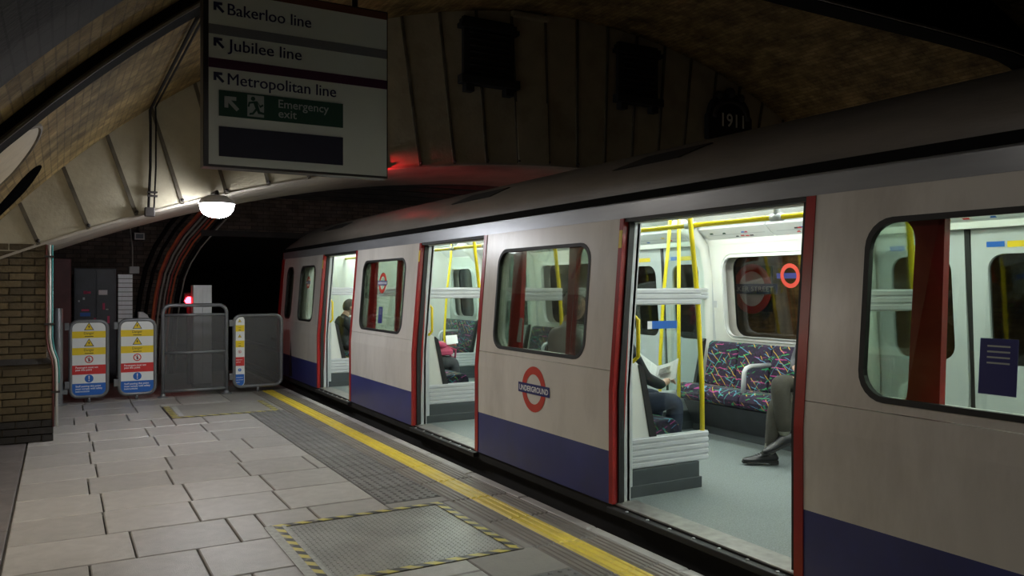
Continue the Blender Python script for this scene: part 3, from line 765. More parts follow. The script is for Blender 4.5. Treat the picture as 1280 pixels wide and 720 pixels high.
m.prism([(fx + .012, fz + .034), (fx + .016, fz + .02), (fx + .03, fz + .008), (fx + .046, fz + .018), (fx + .05, fz + .008), (fx + .03, fz - .006)], S2(yy), S2(yy - .002))
part('running_figure', m, 'sign_green', gp)
for t, zb in (('Emergency', 2.700), ('exit', 2.640)):
    m = MB(); text_into(m, t, .072, lambda x, y, zb=zb: (1.170 + x, gy - .001, zb + y), bold=.0006, width=.315 if t[0] == 'E' else .112)
    part('lettering', m, 'sign_pale', gp)
for x in (.95, 1.68): part('hanger', MB().tube([(x, SY + .06, 3.40), (x, SY + .06, vz(x) - .0)], .02, 10), 'iron', sg, True)
part('rear_face', MB().box(.765, 1.875, SY + .12, SY + .124, 2.325, 3.40), 'sign_white', sg)

# ------------------------------------------------------------------ lamps
def globe_lamp(x, y, z, mat, label, wall_dir, s=1.0):
    t = thing('globe_lamp', label, 'lamp', (x, y, z), 'globe lamps along the platform')
    part('housing', MB().lathe([(.03 * s, .16 * s), (.11 * s, .15 * s), (.20 * s, .09 * s), (.215 * s, .05 * s), (.205 * s, .045 * s)], (x, y, z), 24), 'galv', t, True, sharp=40)
    part('globe', MB().lathe([(.198 * s, .048 * s), (.200 * s, .02 * s), (.188 * s, -.03 * s), (.155 * s, -.075 * s), (.10 * s, -.105 * s), (.04 * s, -.118 * s), (.004, -.12 * s)], (x, y, z), 24), mat, t, True, label='lit white glass globe')
    bx, by = wall_dir
    part('bracket', MB().tube([(x, y, z + .15 * s), (x, y, z + .20 * s), (x + bx, y + by, z + .20 * s)], .02, 8), 'iron', t, True)
    return t
globe_lamp(1.51, 9.30, 2.465, 'lamp_globe', 'glowing white globe lamp fixed under the cream arch', (0, .29), .9)
globe_lamp(11.95, 9.9, 2.0, 'globe_fill_opposite', 'added white globe lamp, out of view beyond the train, lighting the opposite roundel', (.6, 0))  # added out of view so the roundel across the tracks is lit
globe_lamp(-.52, 6.0, 1.95, 'lamp_wall_added', 'added small white globe lamp, out of view on the platform wall beside the plastered alcove', (-.3, 0), .5)  # added out of view for the light from the left
def pendant(x, y, z, label, mt):  # added lamps, out of view, to light floor, train and cream wall
    t = thing('added_pendant', label, 'lamp', (x, y, z), 'added hooded pendant lamps, unseen, lighting the platform')
    part('hood', MB().lathe([(.26, -.10), (.25, -.02), (.20, .08), (.10, .15), (.04, .17), (.03, .16), (.09, .13), (.18, .07), (.23, -.02), (.25, -.10)], (x, y, z), 28, caps=False), 'iron', t, True, sharp=50)
    part('diffuser', MB().lathe([(.225, -.03), (.20, -.055), (.12, -.08), (.01, -.09)], (x, y, z), 24), mt, t, True)
    part('stem', MB().tube([(x, y, z + .15), (x, y, vz(x) - (.13 if y < 4.5 else 0))], .016, 8), 'iron', t, True)
pendant(1.25, 6.6, 3.20, 'added hooded pendant lamp, unseen behind the hanging sign', 'fill_pendant_bright')
pendant(1.25, 2.4, 3.20, 'added hooded pendant lamp, out of view above the viewer', 'fill_pendant_dim')
pendant(1.25, -1.8, 3.20, 'added hooded pendant lamp, out of view furthest behind the viewer', 'fill_pendant_dim')

# added red lamp, unseen behind the hanging sign, to redden the arch soffit
rs = thing('added_red_lamp', 'added small red lamp, unseen behind the hanging sign, reddening the arch soffit', 'signal', (3.05, 9.45, 2.98))
part('lamp_body', MB().lathe([(.025, 0), (.035, .02), (.035, .08), (.02, .10)], (3.05, 9.45, 2.985), 14), 'black_iron', rs, True, sharp=40)
part('lens', MB().sphere((3.05, 9.45, 2.98), (.025, .025, .015), 14, 8), 'board_red', rs, True)
part('bracket', MB().box(3.04, 3.06, 9.45, 9.6, 3.06, 3.08), 'iron', rs)
sl = bpy.data.lights.new('soffit_glow_spot', 'SPOT'); sl.energy = 170; sl.color = (1, .02, .03); sl.spot_size = math.radians(58); sl.spot_blend = 1; sl.shadow_soft_size = .02  # spot that casts the red glow; the lens itself is unlit
so_ = bpy.data.objects.new('soffit_glow_spot', sl); COL.objects.link(so_); so_.parent = rs
so_.location = (.03, 0, -.02); so_.rotation_euler = (Vector((1.0, .62, .13))).to_track_quat('-Z', 'Y').to_euler()

# conduits up the wall and over the vault
cd = thing('wall_conduit', 'pair of black conduits running up the cream wall and over the vault', 'conduit', (.85, WY, 2.4))
for dx, r in ((0, .014), (.055, .009)):
    pth = [(.84 + dx, WY - .05, 2.42), (.86 + dx, WY - .05, 2.9), (.86 + dx, WY - .06, 3.38)] + [on_vault(.82 + dx, yv, .04) for yv in (9.42, 9.2, 8.6, 7.8, 7.0, 6.2, 5.7)]
    part('conduit', MB().tube(pth, r, 8), 'cable_black', cd, True)
part('junction_box', MB().box(.80, .90, WY - .11, WY - .03, 2.36, 2.46), 'iron', cd, bevel=.008)
for z in (2.58, 2.62): part('clip', MB().box(.83, .93, WY - .075, WY - .02, z, z + .018), 'iron', cd)
pc = thing('pier_conduit', 'pale and teal conduits running down the corner of the brick pier', 'conduit', (-.09, 9.55, 0))
for dx, mt, r in ((0, 'cable_white', .013), (-.03, 'maroon', .011), (.022, 'cable_teal', .008)):
    part('conduit', MB().tube([(-.09 + dx, 9.585, 2.03), (-.09 + dx, 9.585, 1.06), (-.075 + dx, 9.57, .95), (-.04 + dx, 9.535, .84), (-.03 + dx, 9.53, .74), (-.03 + dx, 9.53, .15 if r > .01 else .6)], r, 8), mt, pc, True)
for z in (1.9, 1.2, .5): part('clip', MB().box(-.14 if z > .9 else -.08, -.05 if z > .9 else .0, 9.56 if z > .9 else 9.51, 9.61 if z > .9 else 9.56, z, z + .02), 'iron', pc)

# ------------------------------------------------------------------ barriers at the platform end
BY = 12.5
def rr_path(x0, x1, z0, z1, r, y, n=5): return [(a, y, b) for a, b in rrect(x0, x1, z0, z1, r, n)]
def triangle(mb_y, mb_k, cx, cz, s, y):
    tri = [(cx - s, cz - s * .8), (cx + s, cz - s * .8), (cx, cz + s * .95)]
    mb_k.prism(tri, S2(y), S2(y - .002))
    tri2 = [(cx + (p[0] - cx) * .78, cz - .04 * s + (p[1] - cz) * .78) for p in tri]
    mb_y.prism(tri2, S2(y - .002), S2(y - .003))
    bolt = [(cx + .05 * s, cz + .45 * s), (cx - .22 * s, cz - .12 * s), (cx - .02 * s, cz - .1 * s), (cx - .1 * s, cz - .5 * s), (cx + .22 * s, cz + .08 * s), (cx + .03 * s, cz + .06 * s)]
    mb_k.prism(bolt, S2(y - .003), S2(y - .0036))
def info_board(parent, x0, x1, z0, z1, y, sizes=1.0, radius=.07):
    W = x1 - x0; H = z1 - z0; cx = (x0 + x1) / 2; t = min(.062, W * .19)
    bd = part('info_board', MB().prism(rrect(x0, x1, z0, z1, radius), S2(y), S2(y - .006)), 'board_white', parent, label='white safety notice board with coloured bands')
    Y = y - .006
    zf = lambda f: z1 - f * H
    inx = W * .03
    for f0, f1 in ((.13, .22), (.35, .445)):
        part('yellow_band', MB().box(x0 + inx, x1 - inx, Y - .002, Y, zf(f1), zf(f0)), 'board_yellow', bd)
    part('red_band', MB().box(x0 + inx, x1 - inx, Y - .002, Y, zf(.707), zf(.583)), 'board_red', bd)
    rr = [p for p in rrect(x0 + .008, x1 - .008, z0 + .008, zf(.827), radius * .85)]
    zc = zf(.827)
    rr = [(p[0], p[1]) for p in rr if p[1] < (z0 + zc) / 2]
    rr = rr + [(x1 - .008, zc), (x0 + .008, zc)]
    part('blue_band', MB().prism(rr, S2(Y), S2(Y - .002)), 'board_blue', bd)
    for f in (.068, .285):
        my, mk = MB(), MB(); triangle(my, mk, cx, zf(f), t, Y)
        part('warning_triangle', my, 'board_yellow', bd); part('warning_outline', mk, 'print_black', bd)
    mr = MB(); ring(mr, cx, zf(.507), t * .85, t * .64, S2(Y), S2(Y - .002), 20)
    q = t * .55; mr.prism([(cx - q, zf(.507) + q * .85), (cx - q * .85, zf(.507) + q), (cx + q, zf(.507) - q * .85), (cx + q * .85, zf(.507) - q)], S2(Y), S2(Y - .002))
    part('prohibition_ring', mr, 'board_red', bd)
    mf = MB(); mf.prism(circ(cx, zf(.507) + t * .36, t * .12, 10), S2(Y), S2(Y - .001)); mf.prism([(cx - t * .18, zf(.507) + t * .2), (cx + t * .18, zf(.507) + t * .2), (cx + t * .12, zf(.507) - t * .5), (cx - t * .12, zf(.507) - t * .5)], S2(Y), S2(Y - .001))
    part('walking_figure', mf, 'print_black', bd)
    part('mandatory_disc', MB().prism(circ(cx, zf(.765), t * .88, 24), S2(Y), S2(Y - .002)), 'board_blue', bd)
    mw = MB().prism([(cx - t * .12, zf(.765) + t * .62), (cx + t * .12, zf(.765) + t * .62), (cx + t * .07, zf(.765) - t * .2), (cx - t * .07, zf(.765) - t * .2)], S2(Y - .002), S2(Y - .003)).prism(circ(cx, zf(.765) - t * .45, t * .13, 10), S2(Y - .002), S2(Y - .003))
    part('exclamation_mark', mw, 'board_white', bd)
    for f in (.170, .395):
        m = MB(); text_into(m, 'Danger', W * .11, lambda x, z, f=f: (cx + x, Y - .0025, zf(f) + z), center=True, width=W * .28)
        part('lettering', m, 'print_black', bd)
        part('small_print', MB().box(cx - W * .12, cx + W * .12, Y - .0025, Y - .002, zf(f + .035), zf(f + .026)), 'print_black', bd)
    s = W * .072
    for i, t_ in enumerate(('Passengers must not', 'pass this point')):
        m = MB(); text_into(m, t_, s * 1.15, lambda x, z, i=i: (x0 + W * .13 + x, Y - .0025, zf(.625 + .032 * i) + z), width=W * (.62 if i == 0 else .45), bold=.0006)
        part('lettering', m, 'print_white', bd)
    for i, t_ in enumerate(('Staff passing this point', 'must comply with safety', 'instructions')):
        m = MB(); text_into(m, t_, s * 1.1, lambda x, z, i=i: (x0 + W * .13 + x, Y - .0025, zf(.875 + .034 * i) + z), width=W * (.70, .74, .38)[i], bold=.0006)
        part('lettering', m, 'print_white', bd)
    return bd
def panel_barrier(x0, x1, z0, z1, label, board=None, extra_screen=False):
    b = thing('safety_barrier', label, 'barrier', ((x0 + x1) / 2, BY, 0), 'grey steel barriers across the platform end')
    part('frame', MB().tube(rr_path(x0 + .025, x1 - .025, z0 + .025, z1 - .025, .10, BY), .026, 10, True), 'barrier', b, True)
    part('infill', MB().prism(rrect(x0 + .04, x1 - .04, z0 + .04, z1 - .04, .09), S2(BY - .004), S2(BY + .004)), 'barrier_mesh' if extra_screen else 'panel_black', b)
    if board: info_board(b, *board, BY - .006)
    for z in (.2, 1.0): part('hinge', MB().box(x0 - .045, x0 + .01, BY - .03, BY + .03, z, z + .10), 'barrier', b, bevel=.006)
    return b
b1 = panel_barrier(.10, .60, .055, 1.145, 'left barrier panel with white safety board, next to the round bollard', (.128, .572, .085, 1.115))
b2 = panel_barrier(.70, 1.21, .055, 1.150, 'middle barrier panel with white safety board, next to the gate hoop', (.728, 1.182, .085, 1.12))
b3 = panel_barrier(2.25, 3.00, .065, 1.185, 'right barrier panel with a narrow safety strip, beside the train', (2.283, 2.425, .095, 1.155), True)
for b, x in ((b1, .35), (b2, .95), (b3, 2.62)):
    part('foot', MB().tube([(x, BY, 0), (x, BY, .08 if b != b3 else .09)], .02, 8), 'barrier', b, True)
g = thing('barrier_gate', 'grey tubular gate hoop with mesh infill between the safety panels', 'barrier', (1.73, BY, 0), 'grey steel barriers across the platform end')
hoop = [(1.29, BY, 0.0)] + [(p[0], BY, p[1]) for p in reversed(rrect(1.29, 2.165, .2, 1.325, .11, 6)[0:14])] + [(2.165, BY, 0.0)]
part('hoop', MB().tube(hoop, .027, 12), 'barrier', g, True)
for z in (1.185, .635, .085): part('rail', MB().tube([(1.29, BY, z), (2.165, BY, z)], .021, 10), 'barrier', g, True)
part('infill', MB().box(1.30, 2.155, BY - .003, BY + .003, .10, 1.17), 'barrier_mesh', g)
for x in (1.29, 2.165): part('foot_flange', MB().lathe([(.075, 0), (.075, .012), (.04, .02), (.032, .05)], (x, BY, 0), 16), 'barrier', g, True, sharp=40)
bo = thing('bollard', 'plain dark grey round bollard post at the left end of the barriers', 'bollard', (-.02, 12.4, 0))
part('post', MB().lathe([(.056, 0), (.056, 1.29), (.05, 1.305)], (-.02, 12.4, 0), 20), 'barrier', bo, True, sharp=40)
part('flange', MB().lathe([(.11, 0), (.11, .015), (.06, .02)], (-.02, 12.4, 0), 20), 'barrier', bo, True, sharp=40)
part('bracket', MB().box(.03, .09, 12.37, 12.47, .14, .20), 'barrier', bo)

# ------------------------------------------------------------------ equipment beyond the barriers
gb = thing('equipment_cabinet', 'tall pale grey metal cabinet behind the gate hoop', 'cabinet', (1.98, 13.6, 0))
part('body', MB().box(1.835, 2.115, 13.5, 13.75, 0.05, 1.62), 'galv', gb, bevel=.008)
part('front_panel', MB().box(1.85, 1.965, 13.485, 13.5, .10, 1.58), 'galv', gb, bevel=.003)
part('front_panel', MB().box(1.975, 2.10, 13.485, 13.5, .10, 1.58), 'galv', gb, bevel=.003)
part('plinth', MB().box(1.84, 2.11, 13.51, 13.74, 0, .05), 'iron', gb)
sr = thing('tunnel_signal', 'small glowing red signal lamp beside the pale grey cabinet', 'signal', (1.83, 14.0, 0))
part('post', MB().tube([(1.83, 14.0, 0), (1.83, 14.0, 1.3)], .03, 10), 'black_iron', sr, True)
part('head', MB().box(1.76, 1.90, 13.98, 14.1, 1.25, 1.50), 'black_iron', sr, bevel=.01)
part('lens', MB().sphere((1.83, 13.975, 1.375), (.062, .035, .062), 16, 10), 'signal_red', sr, True, label='glowing red lens')
part('hood', MB().tube([(1.83 + .06 * math.cos(t), 13.94, 1.38 + .06 * math.sin(t)) for t in [math.pi * i / 8 for i in range(9)]], .008, 6), 'black_iron', sr, True)
mc = thing('maroon_cabinet', 'tall maroon metal cabinet behind the round bollard', 'cabinet', (-.2, 14.9, 0))
part('body', MB().box(-.72, .16, 14.8, 15.3, 0.04, 2.05), 'maroon', mc, bevel=.01)
part('door', MB().box(-.70, -.29, 14.785, 14.8, .08, 2.0), 'maroon', mc, bevel=.004); part('door', MB().box(-.27, .14, 14.785, 14.8, .08, 2.0), 'maroon', mc, bevel=.004)
part('handle', MB().box(-.25, -.23, 14.765, 14.785, 1.0, 1.16), 'iron', mc)
ep = thing('control_panel', 'black control panel with small coloured labels behind the left barrier', 'panel', (.5, 14.9, 0))
part('board', MB().box(.20, .82, 14.85, 15.0, .0, 1.90), 'panel_black', ep, bevel=.006)
part('door', MB().box(.22, .50, 14.835, 14.85, .3, 1.88), 'panel_black', ep, bevel=.004); part('door', MB().box(.52, .80, 14.835, 14.85, .3, 1.88), 'panel_black', ep, bevel=.004)
for (x, z, w_, h_, mt) in ((.36, 1.50, .05, .05, 'pink'), (.40, 1.50, .08, .035, 'pink'), (.62, 1.50, .13, .08, 'print_white'), (.63, 1.27, .035, .11, 'pink'), (.36, 1.21, .11, .03, 'pink'), (.36, 1.14, .15, .06, 'board_blue'), (.50, 1.03, .035, .10, 'pink'), (.70, 1.05, .035, .12, 'pink'), (.34, 1.40, .03, .04, 'int_grey'), (.27, 1.36, .025, .03, 'int_grey'), (.68, 1.22, .04, .02, 'int_grey')):
    part('label_plate', MB().box(x - w_ / 2, x + w_ / 2, 14.825, 14.835, z - h_ / 2, z + h_ / 2), mt, ep)
wp = thing('brick_column', 'narrow whitewashed brick column beside the black control panel', 'column', (.97, 15.2, 0))
for c in range(24): part('brick', MB().box(.86, 1.08, 15.1, 15.32, .0755 * c, .0755 * c + .066), 'galv', wp)
part('mortar_core', MB().box(.868, 1.072, 15.108, 15.312, 0, 1.8), 'mortar', wp)
jb = thing('junction_box', 'small pale wall box with a cable above the barriers', 'box', (1.15, 15.9, 1.85))
part('case', MB().box(1.08, 1.25, 15.88, 15.99, 1.83, 1.96), 'cable_white', jb, bevel=.01)
part('cable', MB().tube([(1.14, 15.93, 1.96), (1.14, 15.95, 2.3), (1.10, 15.95, 2.7)], .012, 6), 'cable_grey', jb)
cf = thing('wall_camera', 'small dark box with a pale square front under the arch', 'camera', (1.25, 15.6, 2.5))
part('case', MB().box(1.14, 1.32, 15.6, 15.85, 2.42, 2.56), 'panel_black', cf, bevel=.01)
mm = MB()
for bx_ in ((1.15, 1.31, 2.53, 2.55), (1.15, 1.31, 2.43, 2.45), (1.15, 1.17, 2.45, 2.53), (1.29, 1.31, 2.45, 2.53)): mm.box(bx_[0], bx_[1], 15.59, 15.6, bx_[2], bx_[3])
part('bezel', mm, 'cable_grey', cf)
part('bracket', MB().tube([(1.23, 15.8, 2.55), (1.23, 15.9, 2.75), (1.23, 16.0, 2.8)], .02, 6), 'iron', cf)
hd = thing('rounded_cover', 'small pale rounded cover behind the second barrier panel', 'cover', (1.24, 14.8, 0))
part('shell', MB().prism([(1.15, 0), (1.33, 0), (1.33, 1.02), (1.29, 1.12), (1.22, 1.17), (1.15, 1.17)], S2(14.8), S2(14.95)), 'galv', hd, bevel=.01)
# cables round the tunnel mouth
cb = thing('cable_run', 'bundle of red and grey cables curving round the tunnel mouth', 'cables', (1.6, 15.9, 0))
base = [(1.42, .0), (1.44, .6), (1.47, 1.06), (1.52, 1.45), (1.60, 1.86), (1.74, 2.22), (1.95, 2.58), (2.25, 2.95), (2.5, 3.25)]
def cr(off):
    out = []
    for i, (x, z) in enumerate(base):
        a = base[max(0, i - 1)]; b = base[min(len(base) - 1, i + 1)]
        tx, tz = b[0] - a[0], b[1] - a[1]; L = math.hypot(tx, tz)
        out.append((x + tz / L * off, 15.93 - .0 * off, z - tx / L * off))
    return out
for off, mt, r in ((0, 'cable_orange', .022), (.035, 'cable_red', .014), (.09, 'cable_grey', .018), (.16, 'cable_grey', .014), (.21, 'cable_red', .016), (.27, 'cable_orange', .018), (.36, 'cable_black', .03), (.43, 'cable_grey', .014), (-.25, 'cable_black', .04), (-.12, 'cable_black', .03)):
    part('cable', MB().tube(cr(off), r, 8), mt, cb, True)
for i in (2, 4, 6):
    p = cr(-.15)[i]; q = cr(.46)[i]
    part('bracket', MB().tube([(p[0], 15.96, p[2]), (q[0], 15.96, q[2])], .035, 6), 'iron', cb)
# roundel across the tracks
RX = 12.6
def roundel_sign(cy, cz, r, text, label):
    t = thing('roundel_sign', label, 'sign', (RX, cy, cz))
    f = lambda d: (lambda a, b: (RX - d, cy - a, cz + b))
    part('board', MB().prism([(-r * 1.0, -r * .9), (r * 1.0, -r * .9), (r * 1.0, r * .9), (-r * 1.0, r * .9)], f(.0), f(.04)), 'cable_black', t)
    part('disc', MB().prism(circ(0, 0, r * .98, 32), f(.04), f(.05)), 'print_white', t)
    part('ring', ring(MB(), 0, 0, r, r * .70, f(.04), f(.06)), 'roundel_red', t)
    br_ = part('bar', MB().prism([(-r * 1.3, -r * .2), (r * 1.3, -r * .2), (r * 1.3, r * .2), (-r * 1.3, r * .2)], f(.05), f(.075)), 'roundel_blue', t)
    m = MB(); text_into(m, text, r * .28, lambda x, y: f(.078)(x, y - r * .1), center=True, width=r * 2.3); part('lettering', m, 'print_white', br_)
    return t
roundel_sign(12.05, 1.55, .52, 'BAKER STREET', 'station name roundel on the far wall seen through the carriage window')
# ------------------------------------------------------------------ the train carriage
XC = 4.68
FZ = 0.14
def prof(z):
    """outer skin of the near side"""
    if z <= 0.90: return 3.225
    return 3.225 + 0.095 * (z - 0.90) / 1.16
Y0, Y1 = -0.6, 13.8
DOORS = [(2.80, 4.34), (6.36, 7.82), (9.92, 11.38)]
SEGS = [(Y0, 2.80), (4.34, 6.36), (7.82, 9.92), (11.38, Y1)]
WINS = [[(1.06, 2.44)], [(4.71, 6.06)], [(8.21, 9.60)], [(11.76, 12.58), (13.02, 13.42)]]
WZ = (1.09, 1.90)
TR = thing('train', 'white, blue and red underground train standing at the platform with doors open', 'train', (XC, 7.0, -0.9))
def side(s):
    """mapping (y, z, depth inward) to world for near (s=1) / far (s=-1)"""
    if s > 0: return lambda y, z, d=0.0: (prof(z) + d, y, z)
    return lambda y, z, d=0.0: (2 * XC - prof(z) - d, y, z)
def skin(mb, s, y0, y1, zs, d0, d1, mi=0):
    P = side(s)
    a = [[P(y, z, d) for z in zs] for (y, d) in ((y0, d0), (y1, d0), (y1, d1), (y0, d1))]
    for i in range(4): mb.strip(a[i], a[(i + 1) % 4], mi)
    for k in (0, -1): mb.add([a[i][k] for i in range(4)], [(0, 1, 2, 3)], mi)
    return mb
def holed(mb, s, y0, y1, z0, z1, holes, d0, d1, r=.12, n=6):
    """panel with rounded window holes; each hole gets its own bay"""
    P = side(s)
    if not holes: return skin(mb, s, y0, y1, [z0, z1], d0, d1)
    cuts = [y0] + [(holes[i][1] + holes[i + 1][0]) / 2 for i in range(len(holes) - 1)] + [y1]
    for (a, b), h in zip(zip(cuts[:-1], cuts[1:]), holes):
        hy0, hy1 = h[0], h[1]; hz0, hz1 = (h[2], h[3]) if len(h) > 2 else WZ
        rr = min(r, (hy1 - hy0) * .35)
        inner = rrect(hy0, hy1, hz0, hz1, rr, n)          # corners: (+,+),(-,+),(-,-),(+,-)
        outer = [(b, z1), (a, z1), (a, z0), (b, z0)]
        for d in (d0, d1):
            vs = [P(y, z, d) for y, z in inner] + [P(y, z, d) for y, z in outer]
            K = (n + 1) * 4; fs = []
            for c in range(4):
                for k in range(n): fs.append((K + c, c * (n + 1) + k, c * (n + 1) + k + 1))
                e = c * (n + 1) + n; f = ((c + 1) % 4) * (n + 1)
                fs.append((K + c, e, f, K + (c + 1) % 4))
            mb.add(vs, fs)
        mb.strip([P(y, z, d0) for y, z in inner], [P(y, z, d1) for y, z in inner], 0, True)
        mb.strip([P(y, z, d0) for y, z in outer], [P(y, z, d1) for y, z in outer], 0, True)
    return mb
BODY_T = .025
LIN = .125        # inner lining depth
def pane(name, s, h, d, mat, parent, r=.12, t=.006):
    hz0, hz1 = (h[2], h[3]) if len(h) > 2 else WZ
    P = side(s); rr = min(r, (h[1] - h[0]) * .35)
    return part(name, MB().prism(rrect(h[0] + .002, h[1] - .002, hz0 + .002, hz1 - .002, rr, 6), lambda y, z: P(y, z, d), lambda y, z: P(y, z, d + t)), mat, parent)
def gasket(s, h, d0, parent, w=.018, mat='rubber'):
    hz0, hz1 = (h[2], h[3]) if len(h) > 2 else WZ
    P = side(s); rr = min(.12, (h[1] - h[0]) * .35)
    o = rrect(h[0] - w, h[1] + w, hz0 - w, hz1 + w, rr + w, 6); i = rrect(h[0] + .008, h[1] - .008, hz0 + .008, hz1 - .008, rr, 6)
    m = MB(); f = lambda L, d: [P(y, z, d) for y, z in L]
    m.strip(f(o, d0), f(i, d0), 0, True).strip(f(o, d0), f(o, d0 + .012), 0, True).strip(f(i, d0), f(i, d0 + .03), 0, True)
    return part('window_gasket', m, mat, parent)
def inner_hole(h, s): return (h[0] - .03, h[1] + .14, WZ[0] - .02, WZ[1] + .02) if s > 0 and h[1] - h[0] > 1 else h
for s in (1, -1):
    wmat = 'window_glass' if s > 0 else 'far_glass'
    for (a, b), hs in zip(SEGS, WINS):
        blue = part('blue_panel', skin(MB(), s, a, b, [.135, .30, .49], 0, BODY_T), 'body_blue', TR)
        part('waist_panel', skin(MB(), s, a, b, [.49, .90, 1.028], 0, BODY_T), 'body_white', TR)
        up = part('window_panel', holed(MB(), s, a, b, 1.032, 2.06, hs, 0, BODY_T), 'body_white', TR)
        for hh in hs:
            gasket(s, hh, -.004, up)
            pane('window_pane', s, hh, .014, wmat, up)
        part('inner_lining', skin(MB(), s, a, b, [FZ, .9, 1.03], LIN, LIN + .02), 'int_cream', TR)
        il = part('inner_window_frame', holed(MB(), s, a, b, 1.03, 2.06, [inner_hole(hh, s) for hh in hs], LIN, LIN + .02), 'int_cream', TR)
        # raised inner surround
        for hh in hs: gasket(s, inner_hole(hh, s), LIN + .022, il, .03, 'int_white')
        if s > 0:
            for ye in (a, b):
                if ye in (Y0, Y1): continue
                sg_ = 1 if ye == a else -1
                part('door_pillar', skin(MB(), s, min(ye, ye + sg_ * .03), max(ye, ye + sg_ * .03), [FZ, .9, 2.06], .085, LIN + .03), 'int_grey', TR)
# red edge posts and black seals of the open doors, retracted door leaves behind the body panels
LEAVES = [(2.10, 2.84), (4.335, 5.04), (5.74, 6.40), (7.815, 8.58), (9.30, 9.96), (11.375, 12.0)]
for (a, b) in LEAVES:
    dl = part('door_leaf', holed(MB(), 1, a, b, FZ + .01, 2.05, [(a + .13, b - .11, 1.02, 1.92)], .035, .075), 'body_red', TR, label='red sliding door leaf, slid open')
    pane('door_window', 1, (a + .13, b - .11, 1.02, 1.92), .05, 'door_glass', dl)
    near_edge = b if any(abs(b - d[0]) < .06 for d in DOORS) else a
    sgn = 1 if near_edge == b else -1
    part('door_seal', skin(MB(), 1, min(near_edge, near_edge + sgn * .022), max(near_edge, near_edge + sgn * .022), [FZ + .01, .9, 2.05], .035, .08), 'rubber', dl)
    # red edge strip on the body at the doorway
    e = min((abs(near_edge - q), q) for d in DOORS for q in d)[1]
    e0, e1 = (e - .045, e + .012) if sgn > 0 else (e - .010, e + .032)
    part('door_edge', skin(MB(), 1, e0, e1, [.14, .9, 2.058], -.006, .035), 'body_red', TR, label='red doorway edge strip')
    if sgn < 0:
        part('warning_sticker', skin(MB(), 1, e0 + .005, e1 - .005, [1.86, 1.98], -.008, -.005), 'board_yellow', TR)
# far-side closed doors
for (a, b) in DOORS:
    mid = (a + b) / 2
    for (p, q) in ((a, mid - .02), (mid + .02, b)):
        dl = part('door_leaf', holed(MB(), -1, p + .005, q - .005, FZ + .01, 2.05, [(p + .12, q - .12, 1.02, 1.84)], .035, .075), 'int_grey', TR, label='pale grey inner face of closed far door')
        pane('door_window', -1, (p + .12, q - .12, 1.02, 1.84), .05, 'far_glass', dl)
        part('header_sticker', skin(MB(), -1, p + .2, p + .48, [1.885, 1.93], .076, .078), 'board_yellow', dl)
        part('blue_sticker', skin(MB(), -1, q - .25, q - .12, [1.89, 1.93], .076, .078), 'board_blue', dl)
    part('door_seal', skin(MB(), -1, mid - .02, mid + .02, [FZ, .9, 2.05], .03, .085), 'rubber', TR)
# cantrail, gutter, roof
P1, P2 = side(1), side(-1)
for s in (1, -1):
    part('cantrail', skin(MB(), s, Y0, Y1, [2.06, 2.115, 2.175], -.002, .06), 'cantrail', TR)
    part('gutter', skin(MB(), s, Y0, Y1 - .02, [2.172, 2.222], -.026, .06), 'gutter_black', TR)
    part('door_header', skin(MB(), s, Y0, Y1, [2.03, 2.10], .07, .15), 'int_cream', TR)
    for (a, b) in DOORS:
        if s > 0:
            part('header_rubber', skin(MB(), s, a, b, [2.035, 2.062], .005, .075), 'rubber', TR)
xe = P1(0, 2.215)[0] + .012
NP = 28
rp_ = []
for i in range(NP + 1):
    t = math.pi * i / NP; c_, s_ = math.cos(t), math.sin(t)
    hw = XC - xe
    rp_.append((XC - hw * math.copysign(abs(c_) ** .85, c_), 2.205 + .47 * abs(s_) ** .85))
def end_curve(y): # roof rounds down towards the cab end
    t = max(0, (y - 12.6) / (Y1 - 12.6)); return 1 - .62 * t * t
m = MB(); ys = [Y0, 3, 6, 9, 11.5, 12.6, 12.9, 13.2, 13.45, 13.65, Y1]
rows = [[(x, y, 2.205 + (z - 2.205) * end_curve(y)) for x, z in rp_] for y in ys]
for a, b in zip(rows[:-1], rows[1:]): m.strip(a, b)
for rw in (rows[0], rows[-1]): m.add(rw, [tuple(range(len(rw)))])
roof = part('roof', m, 'roof', TR, True, sharp=50)
def roof_x(z):
    for (xa, za), (xb, zb) in zip(rp_[:-1], rp_[1:]):
        if za <= z <= zb: return xa + (xb - xa) * (z - za) / (zb - za)
    return XC
for (a, b) in ((3.72, 4.62), (6.30, 7.32), (10.75, 11.8)):
    za, zb = 2.42, 2.49
    pts = [(b, za), (a + .2, za), (a, zb), (b - .28, zb)]
    part('roof_vent', MB().prism(pts, lambda y, z: (roof_x(z) - .014, y, z + .006), lambda y, z: (roof_x(z) + .05, y, z)), 'rubber', roof, label='black slanted roof air vent')
# cab end
part('cab_end', MB().add([(P1(0, .135)[0], Y1, .135), (P2(0, .135)[0], Y1, .135), (P2(0, 2.2)[0], Y1, 2.2), (P1(0, 2.2)[0], Y1, 2.2), (P1(0, .135)[0], Y1 + .06, .135), (P2(0, .135)[0], Y1 + .06, .135), (P2(0, 2.2)[0], Y1 + .06, 2.2), (P1(0, 2.2)[0], Y1 + .06, 2.2)], [(0, 1, 2, 3), (4, 5, 6, 7), (0, 4, 5, 1), (1, 5, 6, 2), (2, 6, 7, 3), (3, 7, 4, 0)]), 'body_red', TR, label='red cab end')
part('cab_edge', skin(MB(), 1, Y1 - .13, Y1 + .06, [.50, .9, 2.06], -.005, .03), 'body_red', TR)
for yb in (11.62,): part('cab_partition', MB().box(3.4, 5.95, 12.72, 12.76, FZ, 2.3), 'int_cream', TR)
part('end_wall', MB().box(3.3, 6.05, Y0, Y0 + .05, FZ, 2.3), 'int_cream', TR)
